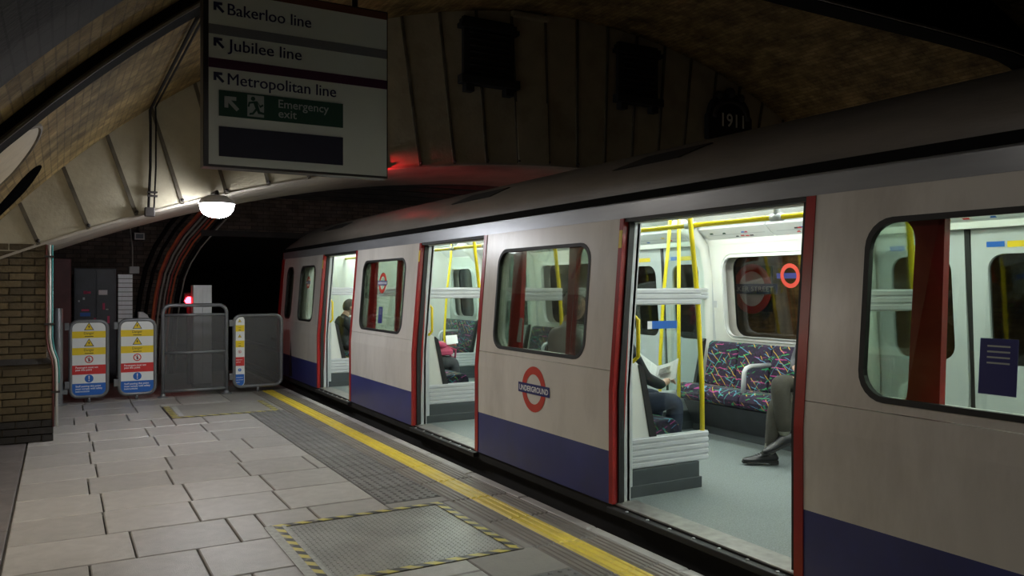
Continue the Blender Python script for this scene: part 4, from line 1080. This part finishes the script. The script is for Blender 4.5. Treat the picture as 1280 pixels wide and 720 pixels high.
part('lifting_mark', MB().add([P1(13.02, .16, -.002), P1(12.82, .16, -.002), P1(12.92, .75, -.002)], [(0, 1, 2)]), 'rubber', TR)
# underframe, sill plates
part('underframe', MB().box(3.30, 6.06, Y0, Y1, -.35, .10).box(3.24, 6.12, Y0, Y1, .06, .135), 'underframe', TR)
for yb in (2.0, 10.6):
    for x in (3.86, 5.34):
        for dy in (-.95, .95): part('wheel', MB().lathe([(.40, -.06), (.43, -.05), (.43, -.03), (.39, -.02), (.39, .06)], (x + .06, yb + dy, -.49), 24, 'x'), 'rail', TR, True, sharp=40)
    part('bogie_frame', MB().box(3.68, 3.80, yb - 1.3, yb + 1.3, -.65, -.35).box(5.6, 5.72, yb - 1.3, yb + 1.3, -.65, -.35), 'underframe', TR)
for (a, b) in DOORS:
    part('door_sill', MB().box(3.245, 3.42, a, b, .10, FZ + .004), 'door_sill', TR, bevel=.004)
    part('sill_step', MB().box(3.19, 3.245, a - .02, b + .02, .085, .125), 'rubber', TR, bevel=.006)
    for k in range(7): part('sill_stud', MB().lathe([(.012, 0), (.010, .006)], (3.225, a + .12 + k * .21, .125), 8), 'steel', TR, True)
# interior shell
part('train_floor', MB().box(3.36, 6.0, Y0, Y1 - .05, .09, FZ), 'train_floor', TR)
m = MB(); cz = [(3.42, 2.06), (3.60, 2.20), (3.82, 2.33), (4.2, 2.38), (5.16, 2.38), (5.54, 2.33), (5.76, 2.20), (5.94, 2.06)]
m.strip([(x, Y0, z) for x, z in cz], [(x, Y1 - .05, z) for x, z in cz])
part('ceiling_panel', m, 'int_white', TR)
for x in (4.12, 5.24):
    for k in range(6):
        ya = 0.6 + k * 2.05
        part('fluorescent_tube', MB().box(x - .07, x + .07, ya, ya + 1.75, 2.335, 2.365), 'tube_light', TR, bevel=.01)
# cove advertisement and line-diagram panels above windows and doors
def cove(y0, y1, s, parent=TR, name='cove_panel'):
    a, b = (3.60, 3.40) if s > 0 else (5.76, 5.96)
    d = .02 if s > 0 else -.02
    return part(name, MB().add([(a, y0, 2.20), (b, y0, 2.06), (b, y1, 2.06), (a, y1, 2.20), (a + d, y0, 2.18), (b + d, y0, 2.045), (b + d, y1, 2.045), (a + d, y1, 2.18)], [(0, 1, 2, 3), (4, 5, 6, 7), (0, 4, 5, 1), (1, 5, 6, 2), (2, 6, 7, 3), (3, 7, 4, 0)]), 'advert', parent)
CM = ['board_red', 'board_blue', 'board_yellow', 'sign_green', 'print_black', 'pink']
for (a, b) in [(1.0, 2.6), (2.75, 4.4), (4.5, 5.35), (5.37, 6.25), (6.35, 7.85), (8.0, 9.8), (9.9, 11.4)]:
    c = cove(a, b, -1)
    f = lambda y, t: (5.76 + .20 * t - .021, y, 2.18 - .137 * t - .001)
    lm = MB().add([f(a + .06, .42), f(b - .06, .42), f(b - .06, .46), f(a + .06, .46)], [(0, 1, 2, 3)]).add([f(a + .2, .62), f(b - .3, .62), f(b - .3, .65), f(a + .2, .65)], [(0, 1, 2, 3)])
    part('route_line', lm, 'int_grey', c)
    random.seed(int(a * 100))
    for k in range(9):
        y = random.uniform(a + .1, b - .15); t = random.choice([.28, .3, .52, .55, .74])
        part('station_mark', MB().add([f(y, t), f(y + random.uniform(.02, .06), t), f(y + .05, t + .09), f(y, t + .09)], [(0, 1, 2, 3)]), random.choice(CM), c)
    part('panel_trim', MB().box(5.925, 5.945, a, b, 2.03, 2.05), 'int_dark', c)
    cove(a, b, 1)
# far-side cream arch frames beside doorways and window stickers
for (a, b) in DOORS:
    for ye, sg_ in ((a, -1), (b, 1)):
        y = ye + sg_ * .05
        pth = [(5.93, y, FZ), (5.93, y, 1.0), (5.90, y, 1.75), (5.84, y, 2.0), (5.70, y, 2.16), (5.5, y, 2.27)]
        part('arch_frame', MB().tube(pth, .075, 8), 'int_cream', TR, True)
    part('grille', MB().box(5.945, 5.955, a - .17, a - .10, 1.38, 1.68), 'int_grey', TR)
# seats
def bench(s, y0, y1, n):
    X = (lambda x: x) if s > 0 else (lambda x: 2 * XC - x)
    bs = part('bench', MB().prism([(3.44, FZ), (3.44, .44), (3.86, .46), (3.80, .34), (3.70, FZ)], lambda x, z: (X(x), y0, z), lambda x, z: (X(x), y1, z)), 'heater', TR, label='dark seat base with heater panel')
    part('kick_strip', MB().prism([(3.70, FZ), (3.70, .22), (3.735, .22), (3.735, FZ)], lambda x, z: (X(x), y0, z), lambda x, z: (X(x), y1, z)), 'int_dark', bs)
    wd = (y1 - y0) / n
    for k in range(n):
        a, b = y0 + k * wd + .006, y0 + (k + 1) * wd - .006
        c = [(3.46, .50), (3.90, .475), (3.955, .50), (3.97, .55), (3.955, .60), (3.90, .635), (3.75, .625), (3.60, .605), (3.46, .605)]
        part('seat_cushion', MB().prism(c, lambda x, z: (X(x), a, z), lambda x, z: (X(x), b, z)), 'moquette', bs, bevel=.015)
        c = [(3.44, .58), (3.58, .58), (3.595, .62), (3.545, .95), (3.525, 1.02), (3.49, 1.045), (3.44, 1.03)]
        part('seat_back', MB().prism(c, lambda x, z: (X(x), a, z), lambda x, z: (X(x), b, z)), 'moquette', bs, bevel=.015)
    for k in (n // 2,):
        y = y0 + k * wd
        part('armrest', MB().tube([(X(3.53), y, .86), (X(3.80), y, .86), (X(3.86), y, .845), (X(3.885), y, .81), (X(3.90), y, .62)], .022, 10), 'int_ribbed', bs, True)
    return bs
BAYS = [(.72, 2.60), (4.50, 6.20), (7.98, 9.76), (11.55, 12.70)]
for (a, b) in BAYS:
    n = 2 if b > 12 else 4
    bench(1, a, b, n); bench(-1, a, b, n)
# draught screens beside every doorway
def ribbed(x0, x1, y, z0, z1, n, parent, name):
    m = MB(); m.box(min(x0, x1), max(x0, x1), y - .02, y + .02, z0, z1)
    hh = (z1 - z0) / n
    for k in range(n):
        for sg_ in (-1, 1):
            ya = y + sg_ * .02; yb = y + sg_ * .028
            za, zb = z0 + k * hh + hh * .12, z0 + (k + 1) * hh - hh * .12
            m.add([(x0, ya, za), (x1, ya, za), (x1, yb, za + hh * .1), (x0, yb, za + hh * .1), (x0, yb, zb - hh * .1), (x1, yb, zb - hh * .1), (x1, ya, zb), (x0, ya, zb)], [(0, 1, 2, 3), (3, 2, 5, 4), (4, 5, 6, 7)])
    return part(name, m, 'int_ribbed', parent)
def screen(s, y, door_sign):
    X = (lambda x: x) if s > 0 else (lambda x: 2 * XC - x)
    r_ = part('draught_screen', MB().box(min(X(3.36), X(3.44)), max(X(3.36), X(3.44)), y - .035, y + .035, FZ, 2.10), 'int_grey', TR, bevel=.012, label='draught screen beside the doorway')
    part('kick_plate', MB().box(min(X(3.40), X(4.05)), max(X(3.40), X(4.05)), y - .03, y + .03, FZ, .33), 'int_dark', r_, bevel=.004)
    part('kick_ledge', MB().box(min(X(3.40), X(4.07)), max(X(3.40), X(4.07)), y - .036, y + .036, FZ, .22), 'int_dark', r_, bevel=.004)
    ribbed(X(3.42), X(4.14), y, .335, .545, 5, r_, 'ribbed_panel')
    ribbed(X(3.43), X(4.07), y, 1.47, 1.585, 3, r_, 'ribbed_bar')
    part('glass', MB().box(min(X(3.44), X(4.08)), max(X(3.44), X(4.08)), y - .004, y + .004, .545, 1.47), 'screen_glass', r_)
    part('glass', MB().box(min(X(3.44), X(4.02)), max(X(3.44), X(4.02)), y - .004, y + .004, 1.585, 2.06), 'screen_glass', r_)
    part('seat_end_panel', MB().prism([(3.40, .545), (3.60, .545), (3.50, 1.06), (3.45, 1.10), (3.40, 1.10)], lambda x, z: (X(x), y - .012, z), lambda x, z: (X(x), y + .012, z)), 'int_cream', r_)
    part('seat_end_edge', MB().prism([(3.60, .545), (3.66, .545), (3.545, 1.03), (3.51, 1.06), (3.50, 1.05)], lambda x, z: (X(x), y - .02, z), lambda x, z: (X(x), y + .02, z)), 'rubber', r_)
    part('grab_pole', MB().tube([(X(4.105), y, .50), (X(4.10), y, .9), (X(4.06), y, 1.5), (X(3.99), y, 2.06), (X(3.97), y, 2.3)], .018, 12), 'pole_yellow', r_, True)
    yd = y + door_sign * .06
    part('grab_handle', MB().tube([(X(3.40), y + door_sign * .03, 1.40), (X(3.42), yd, 1.405), (X(3.44), yd + door_sign * .03, 1.37), (X(3.44), yd + door_sign * .03, 1.12), (X(3.42), yd, 1.085), (X(3.40), y + door_sign * .03, 1.09)], .014, 10), 'pole_yellow', r_, True)
    if s < 0 or abs(y - 4.425) > .1: return r_
    part('sticker', MB().box(min(X(3.63), X(3.86)), max(X(3.63), X(3.86)), y - .006, y - .0045, 1.30, 1.355), 'board_blue', r_)
    part('sticker_mark', MB().box(min(X(3.59), X(3.63)), max(X(3.59), X(3.63)), y - .006, y - .0045, 1.30, 1.355), 'print_white', r_)
    return r_
for (a, b) in DOORS:
    for s in (1, -1):
        screen(s, b + .085, -1); screen(s, a - .085, 1)
# overhead rails with brackets, poles and strap fittings
for x in (4.06,):
    rl = part('overhead_rail', MB().tube([(x, Y0 + .1, 2.05), (x, 12.7, 2.05)], .018, 12), 'pole_yellow', TR, True)
    for y in [0.4 + .82 * k for k in range(15)]:
        part('rail_bracket', MB().tube([(x, y - .045, 2.05), (x, y + .045, 2.05)], .027, 10).tube([(x, y, 2.05), (x, y, 2.34)], .022, 8), 'int_grey', rl, True)
for (x, y) in ((5.2, 5.93), (5.2, 9.5)): part('grab_pole', MB().tube([(x, y, FZ), (x, y, 2.37)], .018, 10), 'pole_yellow', TR, True)
# roundel stickers and notices
def roundel(s, cy, cz, r, d, text, parent, name='roundel', barw=1.32, dirn=1):
    P = side(s)
    f = lambda e: (lambda a, b: P(cy - a * dirn, cz + b, d + e))
    rt = part(name, ring(MB(), 0, 0, r, r * .66, f(0), f(-.0015), 40), 'roundel_red', parent, label='red ring roundel with blue bar')
    ba = part('roundel_bar', MB().prism([(-r * barw, -r * .22), (r * barw, -r * .22), (r * barw, r * .22), (-r * barw, r * .22)], f(-.0015), f(-.003)), 'roundel_blue', rt)
    m = MB(); text_into(m, text, r * .34, lambda x, y: f(-.0035)(x, y - r * .12), center=True, width=r * barw * 1.85, bold=.001)
    part('lettering', m, 'print_white', ba)
    return rt
roundel(1, 5.36, .795, .178, -.002, 'UNDERGROUND', TR)
P = side(1)
def notice(s, y0, y1, z0, z1, d, parent, mats=('roundel_blue', 'sign_pale'), name='window_notice'):
    n_ = part(name, skin(MB(), s, y0, y1, [z0, z1], d - .002, d), mats[0], parent)
    m = MB(); w_ = (y1 - y0)
    for k in range(4): skin(m, s, y0 + w_ * .2, y1 - w_ * .2, [z1 - (z1 - z0) * (.15 + .1 * k), z1 - (z1 - z0) * (.12 + .1 * k)], d - .003, d - .002)
    part('notice_print', m, mats[1], n_); return n_
notice(1, 1.755, 1.905, 1.165, 1.39, .013, TR)
notice(1, 8.85, 8.98, 1.17, 1.36, .013, TR)
notice(1, 5.70, 5.80, 1.14, 1.34, .06, TR, ('int_grey', 'sign_pale'), 'faint_notice')
roundel(1, 8.92, 1.64, .12, .012, 'UNDERGROUND', TR)
roundel(1, 12.15, 1.66, .09, .012, 'UNDERGROUND', TR)
# on the far window, read from inside the carriage
Pf = side(-1)
roundel(-1, 5.23, 1.70, .115, LIN + .005, 'NO SMOKING', TR, barw=1.4)
# ------------------------------------------------------------------ people
def skin_chain(chains):
    """chains: list of (points [(x,y,z,r)], edges). Returns verts, faces after skin + subdivision"""
    me = bpy.data.meshes.new('tmp_skin'); V = []; Ed = []; roots = []; R = []
    for pts, eds in chains:
        o = len(V); roots.append(o)
        V += [p[:3] for p in pts]; R += [p[3] for p in pts]; Ed += [(a + o, b + o) for a, b in eds]
    me.from_pydata(V, Ed, [])
    o = bpy.data.objects.new('tmp_skin', me); COL.objects.link(o)
    md = o.modifiers.new('skin', 'SKIN'); md.use_smooth_shade = True
    sv = me.skin_vertices[0].data
    for i, r in enumerate(R): sv[i].radius = (r, r); sv[i].use_root = i in roots
    sb = o.modifiers.new('sub', 'SUBSURF'); sb.levels = 2; sb.render_levels = 2
    dg = bpy.context.evaluated_depsgraph_get()
    m2 = bpy.data.meshes.new_from_object(o.evaluated_get(dg))
    vs = [tuple(v.co) for v in m2.vertices]; fs = [tuple(p.vertices) for p in m2.polygons]
    bpy.data.objects.remove(o); bpy.data.meshes.remove(me); bpy.data.meshes.remove(m2)
    return vs, fs
def seg_d(p, a, b):
    ab = b - a; t = max(0, min(1, (p - a).dot(ab) / max(1e-9, ab.length_squared))); return (p - a - ab * t).length
BODY_EDGES = [('pelvis', 'belly', 0), ('belly', 'chest', 0), ('chest', 'neck0', 0), ('neck0', 'neck', 2), ('neck', 'skull', 2),
              ('chest', 'shL', 0), ('shL', 'elL', 0), ('elL', 'cuL', 0), ('cuL', 'wrL', 2), ('wrL', 'paL', 2),
              ('chest', 'shR', 0), ('shR', 'elR', 0), ('elR', 'cuR', 0), ('cuR', 'wrR', 2), ('wrR', 'paR', 2),
              ('pelvis', 'hiL', 1), ('hiL', 'knL', 1), ('knL', 'hmL', 1), ('hmL', 'anL', 3), ('pelvis', 'hiR', 1), ('hiR', 'knR', 1), ('knR', 'hmR', 1), ('hmR', 'anR', 3)]
RAD = dict(pelvis=.145, belly=.135, chest=.15, neck0=.075, neck=.055, skull=.06, shL=.072, shR=.072, elL=.05, elR=.05, cuL=.043, cuR=.043, wrL=.028, wrR=.028, paL=.032, paR=.032,
           hiL=.10, hiR=.10, knL=.078, knR=.078, hmL=.070, hmR=.070, anL=.038, anR=.038)
POSE = dict(pelvis=(.02, 0, .57), belly=(-.02, 0, .75), chest=(-.03, 0, .96), neck0=(-.01, 0, 1.11), neck=(.01, 0, 1.17), skull=(.03, 0, 1.25),
            shL=(-.02, -.18, 1.05), shR=(-.02, .18, 1.05), elL=(.10, -.25, .80), elR=(.10, .25, .80), cuL=(.28, -.16, .72), cuR=(.28, .16, .72), wrL=(.32, -.14, .715), wrR=(.32, .14, .715), paL=(.38, -.10, .70), paR=(.38, .10, .70),
            hiL=(.08, -.095, .55), hiR=(.08, .095, .55), knL=(.47, -.11, .555), knR=(.47, .11, .555), hmL=(.45, -.11, .20), hmR=(.45, .11, .20), anL=(.44, -.11, .078), anR=(.44, .11, .078))
def make_person(label, origin, fwd, pose, mats, hair_mat, rad=None, hair_long=False, shoe_mat='leather', shoes=None, fingers=None, head=None):
    """mats: [top, trousers, skin, sock]"""
    f = Vector((fwd[0], fwd[1], 0)).normalized(); rt = Vector((f.y, -f.x, 0)); og = Vector(origin)
    W = lambda p: og + f * p[0] + rt * p[1] + Vector((0, 0, p[2]))
    J = dict(POSE); J.update(pose); RR = dict(RAD); RR.update(rad or {})
    names = list(J); idx = {n: i for i, n in enumerate(names)}
    names.remove('pelvis'); names = ['pelvis'] + names; idx = {n: i for i, n in enumerate(names)}
    pts = [(*W(J[n]), RR[n]) for n in names]
    chains = [(pts, [(idx[a], idx[b]) for a, b, _ in BODY_EDGES])]
    segs = [(Vector(pts[idx[a]][:3]), Vector(pts[idx[b]][:3]), m, min(RR[a], RR[b])) for a, b, m in BODY_EDGES]
    # hands: four fingers and a thumb each, curled towards the palm side
    for sd in ('L', 'R'):
        wr, pa = W(J['wr' + sd]), W(J['pa' + sd]); d = (pa - wr).normalized()
        up = Vector((0, 0, 1)); ac = d.cross(up)
        ac = ac.normalized() if ac.length > .2 else rt.copy()
        sgn = 1 if sd == 'L' else -1
        nrm = ac.cross(d).normalized() * -1
        if nrm.z > 0: nrm = -nrm
        for k, L in enumerate((.062, .072, .068, .052)):
            o = (k - 1.5) * .019
            p0 = pa + ac * o + d * .005; p1 = p0 + d * L * .5 + nrm * .006; p2 = p1 + d * L * .28 + nrm * .022; p3 = p2 + d * L * .05 + nrm * .026
            chains.append(([(*p0, .010), (*p1, .0092), (*p2, .0085), (*p3, .0072)], [(0, 1), (1, 2), (2, 3)]))
            segs.append((p0, p3, 2, .008))
        t0 = wr + d * .02 + ac * sgn * .018; t1 = t0 + ac * sgn * .03 + d * .022 + nrm * .012; t2 = t1 + d * .03 + ac * sgn * .004 + nrm * .014
        chains.append(([(*t0, .012), (*t1, .0105), (*t2, .0085)], [(0, 1), (1, 2)])); segs.append((t0, t2, 2, .009))
    vs, fs = skin_chain(chains)
    mb = MB(); mb.v = vs; mb.f = fs
    for q in fs:
        c = Vector((0, 0, 0))
        for i in q: c += Vector(vs[i])
        c /= len(q)
        mb.m.append(min((seg_d(c, a, b) - r * .6, m) for a, b, m, r in segs)[1])
    # head with face: local frame
    hc = head or (J['skull'][0] + .025, J['skull'][1], J['skull'][2] + .045)
    n_, m_ = 20, 16; hv = []; hf = []
    def head_pt(lat, lon):
        cl = math.cos(lat); x = .098 * cl * math.cos(lon); y = .076 * cl * math.sin(lon); z = .118 * math.sin(lat)
        if z < 0: # jaw narrows
            t = min(1, -z / .118); y *= 1 - .28 * t; x = x * (1 - .18 * t) + (.012 * t if x > 0 else 0)
        fl = max(0, math.cos(lon))
        nose = math.exp(-((z + .012) / .022) ** 2 - (y / .014) ** 2) * .024 + math.exp(-((z - .012) / .02) ** 2 - (y / .010) ** 2) * .010
        eye = -math.exp(-((z - .012) / .013) ** 2 - ((abs(y) - .031) / .015) ** 2) * .010
        brow = math.exp(-((z - .034) / .010) ** 2 - ((abs(y) - .028) / .026) ** 2) * .005
        lip = math.exp(-((z + .055) / .010) ** 2 - (y / .024) ** 2) * .007 - math.exp(-((z + .055) / .003) ** 2 - (y / .026) ** 2) * .004
        chin = math.exp(-((z + .092) / .016) ** 2 - (y / .024) ** 2) * .008
        if fl > .3: x += nose + eye + brow + lip + chin
        return (x, y, z)
    n_, m_ = 40, 36
    for i in range(m_ + 1):
        for k in range(n_): hv.append(head_pt(-math.pi / 2 + math.pi * i / m_, 2 * math.pi * k / n_))
    for i in range(m_):
        for k in range(n_): hf.append((i * n_ + k, i * n_ + (k + 1) % n_, (i + 1) * n_ + (k + 1) % n_, (i + 1) * n_ + k))
    H = lambda p: tuple(W((hc[0] + p[0], hc[1] + p[1], hc[2] + p[2])))
    mb.add([H(p) for p in hv], hf, 2)
    e = MB()
    for sy in (-1, 1):
        e.sphere((-.005, sy * .076, -.005), (.022, .010, .032), 10, 8)
    mb.add([H(p) for p in e.v], e.f, 2)
    for sy in (-1, 1):
        q = MB().sphere((.083, sy * .031, .012), (.008, .011, .0085), 10, 8); mb.add([H(p) for p in q.v], q.f, 4)
        q = MB().sphere((.0905, sy * .031, .012), (.0025, .005, .005), 8, 6); mb.add([H(p) for p in q.v], q.f, 5)
    root = thing('person', label, 'person', tuple(og), 'seated passengers')
    body = part('body', mb, mats + ['print_white', 'print_black'], root, True)
    # hair as a child shell
    hm = MB(); hv2 = []; hf2 = []
    for i in range(19):
        lat = math.radians(-38 if hair_long else -20) + (math.pi / 2 - math.radians(-38 if hair_long else -20)) * i / 18
        for k in range(32):
            lon = 2 * math.pi * k / 32; x, y, z = head_pt(lat, lon)
            front = max(0, math.cos(lon))
            g = 1.10 + .02 * math.sin(7 * lon + 5 * lat)
            if front > .25 and z < .058: g = .90       # keep the face clear
            hv2.append((x * g - .004, y * g, z * g + .004))
    for i in range(18):
        for k in range(32): hf2.append((i * 32 + k, i * 32 + (k + 1) % 32, (i + 1) * 32 + (k + 1) % 32, (i + 1) * 32 + k))
    hm.add([H(p) for p in hv2], hf2)
    part('hair', hm, hair_mat, root, True)
    # shoes
    for sd in ('L', 'R'):
        an = W(J['an' + sd])
        if shoes and sd in shoes: tip = W(shoes[sd])
        else: tip = an + f * .20 + Vector((0, 0, -.055))
        d = tip - an; flat = Vector((d.x, d.y, 0)).normalized(); L = d.length
        # shoe frame: ax along the sole, ay sideways, az up
        sole_dir = (tip - (an + Vector((0, 0, -.055)))).normalized()
        ax = sole_dir; ay = Vector((0, 0, 1)).cross(ax).normalized(); az = ax.cross(ay)
        o0 = an + az * -.055 - ax * .075
        secs = [(.0, .026, .020, .050), (.02, .034, .0, .085), (.07, .036, .0, .092), (.12, .038, .0, .075), (.17, .045, .0, .058), (.22, .047, .0, .046), (.26, .040, .004, .036), (.285, .022, .008, .026)]
        sm = MB(); rows = []
        for (t, hw, zb, zt) in secs:
            rw = []
            for q in range(14):
                a = 2 * math.pi * q / 14; cx = math.cos(a); sz = math.sin(a)
                yy = hw * math.copysign(abs(cx) ** .7, cx); zz = (zb + zt) / 2 + (zt - zb) / 2 * math.copysign(abs(sz) ** (.8 if sz > 0 else .45), sz)
                if sz > 0: yy *= 1 - .35 * sz
                rw.append(o0 + ax * t + ay * yy + az * zz)
            rows.append(rw)
        vs_ = [p for rw in rows for p in rw]; n14 = 14
        fs_ = [(i * n14 + k, i * n14 + (k + 1) % n14, (i + 1) * n14 + (k + 1) % n14, (i + 1) * n14 + k) for i in range(len(secs) - 1) for k in range(n14)]
        fs_ += [tuple(range(n14)), tuple(range((len(secs) - 1) * n14, len(secs) * n14))]
        sm.add(vs_, fs_)
        sh = part('shoe', sm, shoe_mat, root, True)
        so = MB(); o1 = []
        for (t, hw) in ((-.004, .018), (.03, .036), (.09, .036), (.15, .043), (.21, .050), (.26, .043), (.29, .018)):
            o1.append((t, hw))
        ol = [(t, hw) for t, hw in o1] + [(t, -hw) for t, hw in reversed(o1)]
        so.prism(ol, lambda t, y: tuple(o0 + ax * t + ay * y + az * -.006), lambda t, y: tuple(o0 + ax * t + ay * y + az * .010))
        so.prism([(-.004, .02), (.03, .037), (.07, .036), (.07, -.036), (.03, -.037), (-.004, -.02)], lambda t, y: tuple(o0 + ax * t + ay * y + az * -.020), lambda t, y: tuple(o0 + ax * t + ay * y + az * .0))
        part('sole', so, 'rubber', sh)
        lc = MB()
        for k in range(4):
            t = .115 + .02 * k; zt = .081 - k * .0085
            lc.tube([tuple(o0 + ax * t + ay * y_ + az * (zt + .003 - abs(y_) * .25)) for y_ in (-.02, 0, .02)], .003, 5)
        part('laces', lc, 'rubber', sh)
    return root
# reader with newspaper on the near-side bench, back to the window
make_person('passenger in dark jacket and jeans reading a newspaper behind the draught screen', (3.655, 4.94, FZ), (1, 0.02), dict(
    elL=(.14, -.24, .82), elR=(.14, .24, .78), cuL=(.33, -.20, .75), cuR=(.33, .19, .71), wrL=(.37, -.19, .76), wrR=(.37, .18, .715), paL=(.42, -.17, .775), paR=(.425, .165, .735),
    knL=(.56, -.12, .58), knR=(.55, .12, .57), hmL=(.50, -.12, .22), hmR=(.50, .12, .22), anL=(.49, -.12, .078), anR=(.49, .12, .078), skull=(.08, 0, 1.22), neck=(.03, 0, 1.16)),
    ['jacket_black', 'jeans', 'skin', 'jeans'], 'hair_brown')
npz = thing('newspaper', 'open newspaper held up by the seated reader', 'newspaper', (4.1, 4.92, .85))
def sheet(p0, p1, h0, h1, name, bulge=.02):
    """a page from the fold edge p0 to the outer edge p1; h0/h1 are bottom-to-top vectors"""
    p0, p1, h0, h1 = Vector(p0), Vector(p1), Vector(h0), Vector(h1); nu, nv = 8, 6; vs = []; uvs = []
    n = (p1 - p0).cross(h0).normalized()
    for t_ in (0, .003):
        for i in range(nu + 1):
            for j in range(nv + 1):
                u, v = i / nu, j / nv
                q = p0.lerp(p1, u) + h0.lerp(h1, u) * v + n * (bulge * math.sin(u * math.pi) + t_)
                vs.append(tuple(q)); uvs.append((u * .28, v * .36))
    K = (nu + 1) * (nv + 1); fs = []
    for i in range(nu):
        for j in range(nv):
            a = i * (nv + 1) + j; b = a + nv + 1
            fs.append((a, b, b + 1, a + 1)); fs.append((K + a, K + a + 1, K + b + 1, K + b))
    o = part(name, MB().add(vs, fs), 'newsprint', npz)
    ul = o.data.uv_layers.new(name='UVMap')
    for lp in o.data.loops: ul.data[lp.index].uv = uvs[lp.vertex_index]
    return p0, p1, h0, h1, n, o
a = sheet((4.06, 4.92, .83), (4.10, 4.71, .90), (.12, .10, .13), (.10, .08, .14), 'page', -.012)
b = sheet((4.06, 4.92, .83), (3.93, 5.13, .92), (.12, .10, .13), (.08, .08, .24), 'page', .012)
for (p0, p1, h0, h1, n, pg), (u0, u1, v0, v1) in ((a, (.2, .72, .35, .68)), (b, (.35, .8, .2, .5))):
    for off in (-.022, .0135):
        q = [p0.lerp(p1, u) + h0.lerp(h1, u) * v + n * off for u, v in ((u0, v0), (u1, v0), (u1, v1), (u0, v1))]
        part('printed_photo', MB().add([tuple(x) for x in q], [(0, 1, 2, 3)]), 'paper_photo', pg)
# neighbour with pale top, seen through the body window
make_person('passenger with light hair and pale top, seen through the body window above the roundel', (3.70, 5.58, FZ), (1, 0.0), dict(elL=(.08, -.25, .80), elR=(.08, .25, .80)),
    ['shirt_pale', 'coat_grey', 'skin', 'coat_grey'], 'hair_grey', hair_long=True)
# trousers and black shoes on the far bench
make_person('passenger in olive trousers with legs crossed and black lace-up shoes, on the far bench', (5.56, 4.55, FZ), (-1, 0.0), dict(
    hiL=(.05, -.09, .55), hiR=(.05, .09, .56), knL=(.46, .07, .52), hmL=(.48, .10, .20), anL=(.51, .12, .080),
    knR=(.47, .04, .69), hmR=(.46, .0, .34), anR=(.46, .0, .235), elR=(.08, .22, .80), paL=(.30, -.10, .76), paR=(.30, .0, .78), wrL=(.26, -.14, .77), wrR=(.26, .05, .78), cuL=(.23, -.16, .78), cuR=(.23, .08, .79)),
    ['coat_grey', 'khaki', 'skin', 'sock'], 'hair_brown', rad=dict(knL=.085, knR=.09, hmL=.068, hmR=.075),
    shoes=dict(L=(.68, .21, .024), R=(.62, .09, .10)))
# two more along the train
make_person('passenger in pink top on the bench beyond the middle doorway', (3.68, 8.86, FZ), (1, 0.0), dict(
    elL=(.12, -.24, .80), elR=(.12, .22, .80), cuL=(.34, -.16, .74), cuR=(.34, .12, .74), wrL=(.38, -.14, .75), wrR=(.38, .10, .75), paL=(.44, -.11, .77), paR=(.44, .07, .77)),
    ['pink', 'coat_grey', 'skin', 'sock'], 'hair_brown', hair_long=True)
make_person('slouching passenger in black on the bench beyond the furthest doorway', (3.80, 11.92, FZ), (1, 0.0), dict(
    belly=(-.04, 0, .70), chest=(-.06, 0, .86), neck0=(-.02, 0, .98), neck=(.01, 0, 1.03), skull=(.05, 0, 1.09), shL=(-.04, -.18, .93), shR=(-.04, .18, .93), elL=(.08, -.25, .72), elR=(.08, .25, .72)),
    ['jacket_black', 'coat_grey', 'skin', 'sock'], 'hair_brown')
bg = thing('shoulder_bag', 'bright pink bag resting on a passenger\'s lap in the middle doorway', 'bag', (4.05, 8.80, .74))
bagp = MB(); rows = []
for (z, hx, hy) in ((.775, .10, .10), (.79, .125, .125), (.83, .125, .125), (.87, .10, .11), (.89, .06, .09)):
    rows.append([(4.00 + hx * math.copysign(abs(math.cos(t)) ** .6, math.cos(t)), 8.80 + hy * math.copysign(abs(math.sin(t)) ** .6, math.sin(t)), z) for t in [2 * math.pi * k / 20 for k in range(20)]])
for r0, r1_ in zip(rows[:-1], rows[1:]): bagp.strip(r0, r1_, 0, True)
bagp.add(rows[0], [tuple(range(20))]).add(rows[-1], [tuple(range(20))])
part('pouch', bagp, 'pink', bg, True, sharp=60)
part('strap', MB().tube([(4.08, 8.70, .86), (4.14, 8.70, .84), (4.17, 8.78, .74), (4.16, 8.86, .74), (4.08, 8.90, .86)], .012, 8), 'pink', bg, True)
np2 = MB().add([(4.02, 8.70, .90), (4.15, 8.66, .92), (4.18, 8.76, 1.01), (4.06, 8.82, 1.00), (4.023, 8.70, .904), (4.153, 8.66, .924), (4.183, 8.76, 1.014), (4.063, 8.82, 1.004)], [(0, 1, 2, 3), (4, 5, 6, 7), (0, 1, 5, 4), (1, 2, 6, 5), (2, 3, 7, 6), (3, 0, 4, 7)])
single('leaflet', np2, 'print_white', 'folded white leaflet held above the pink bag', 'leaflet', (4.08, 8.74, .92))
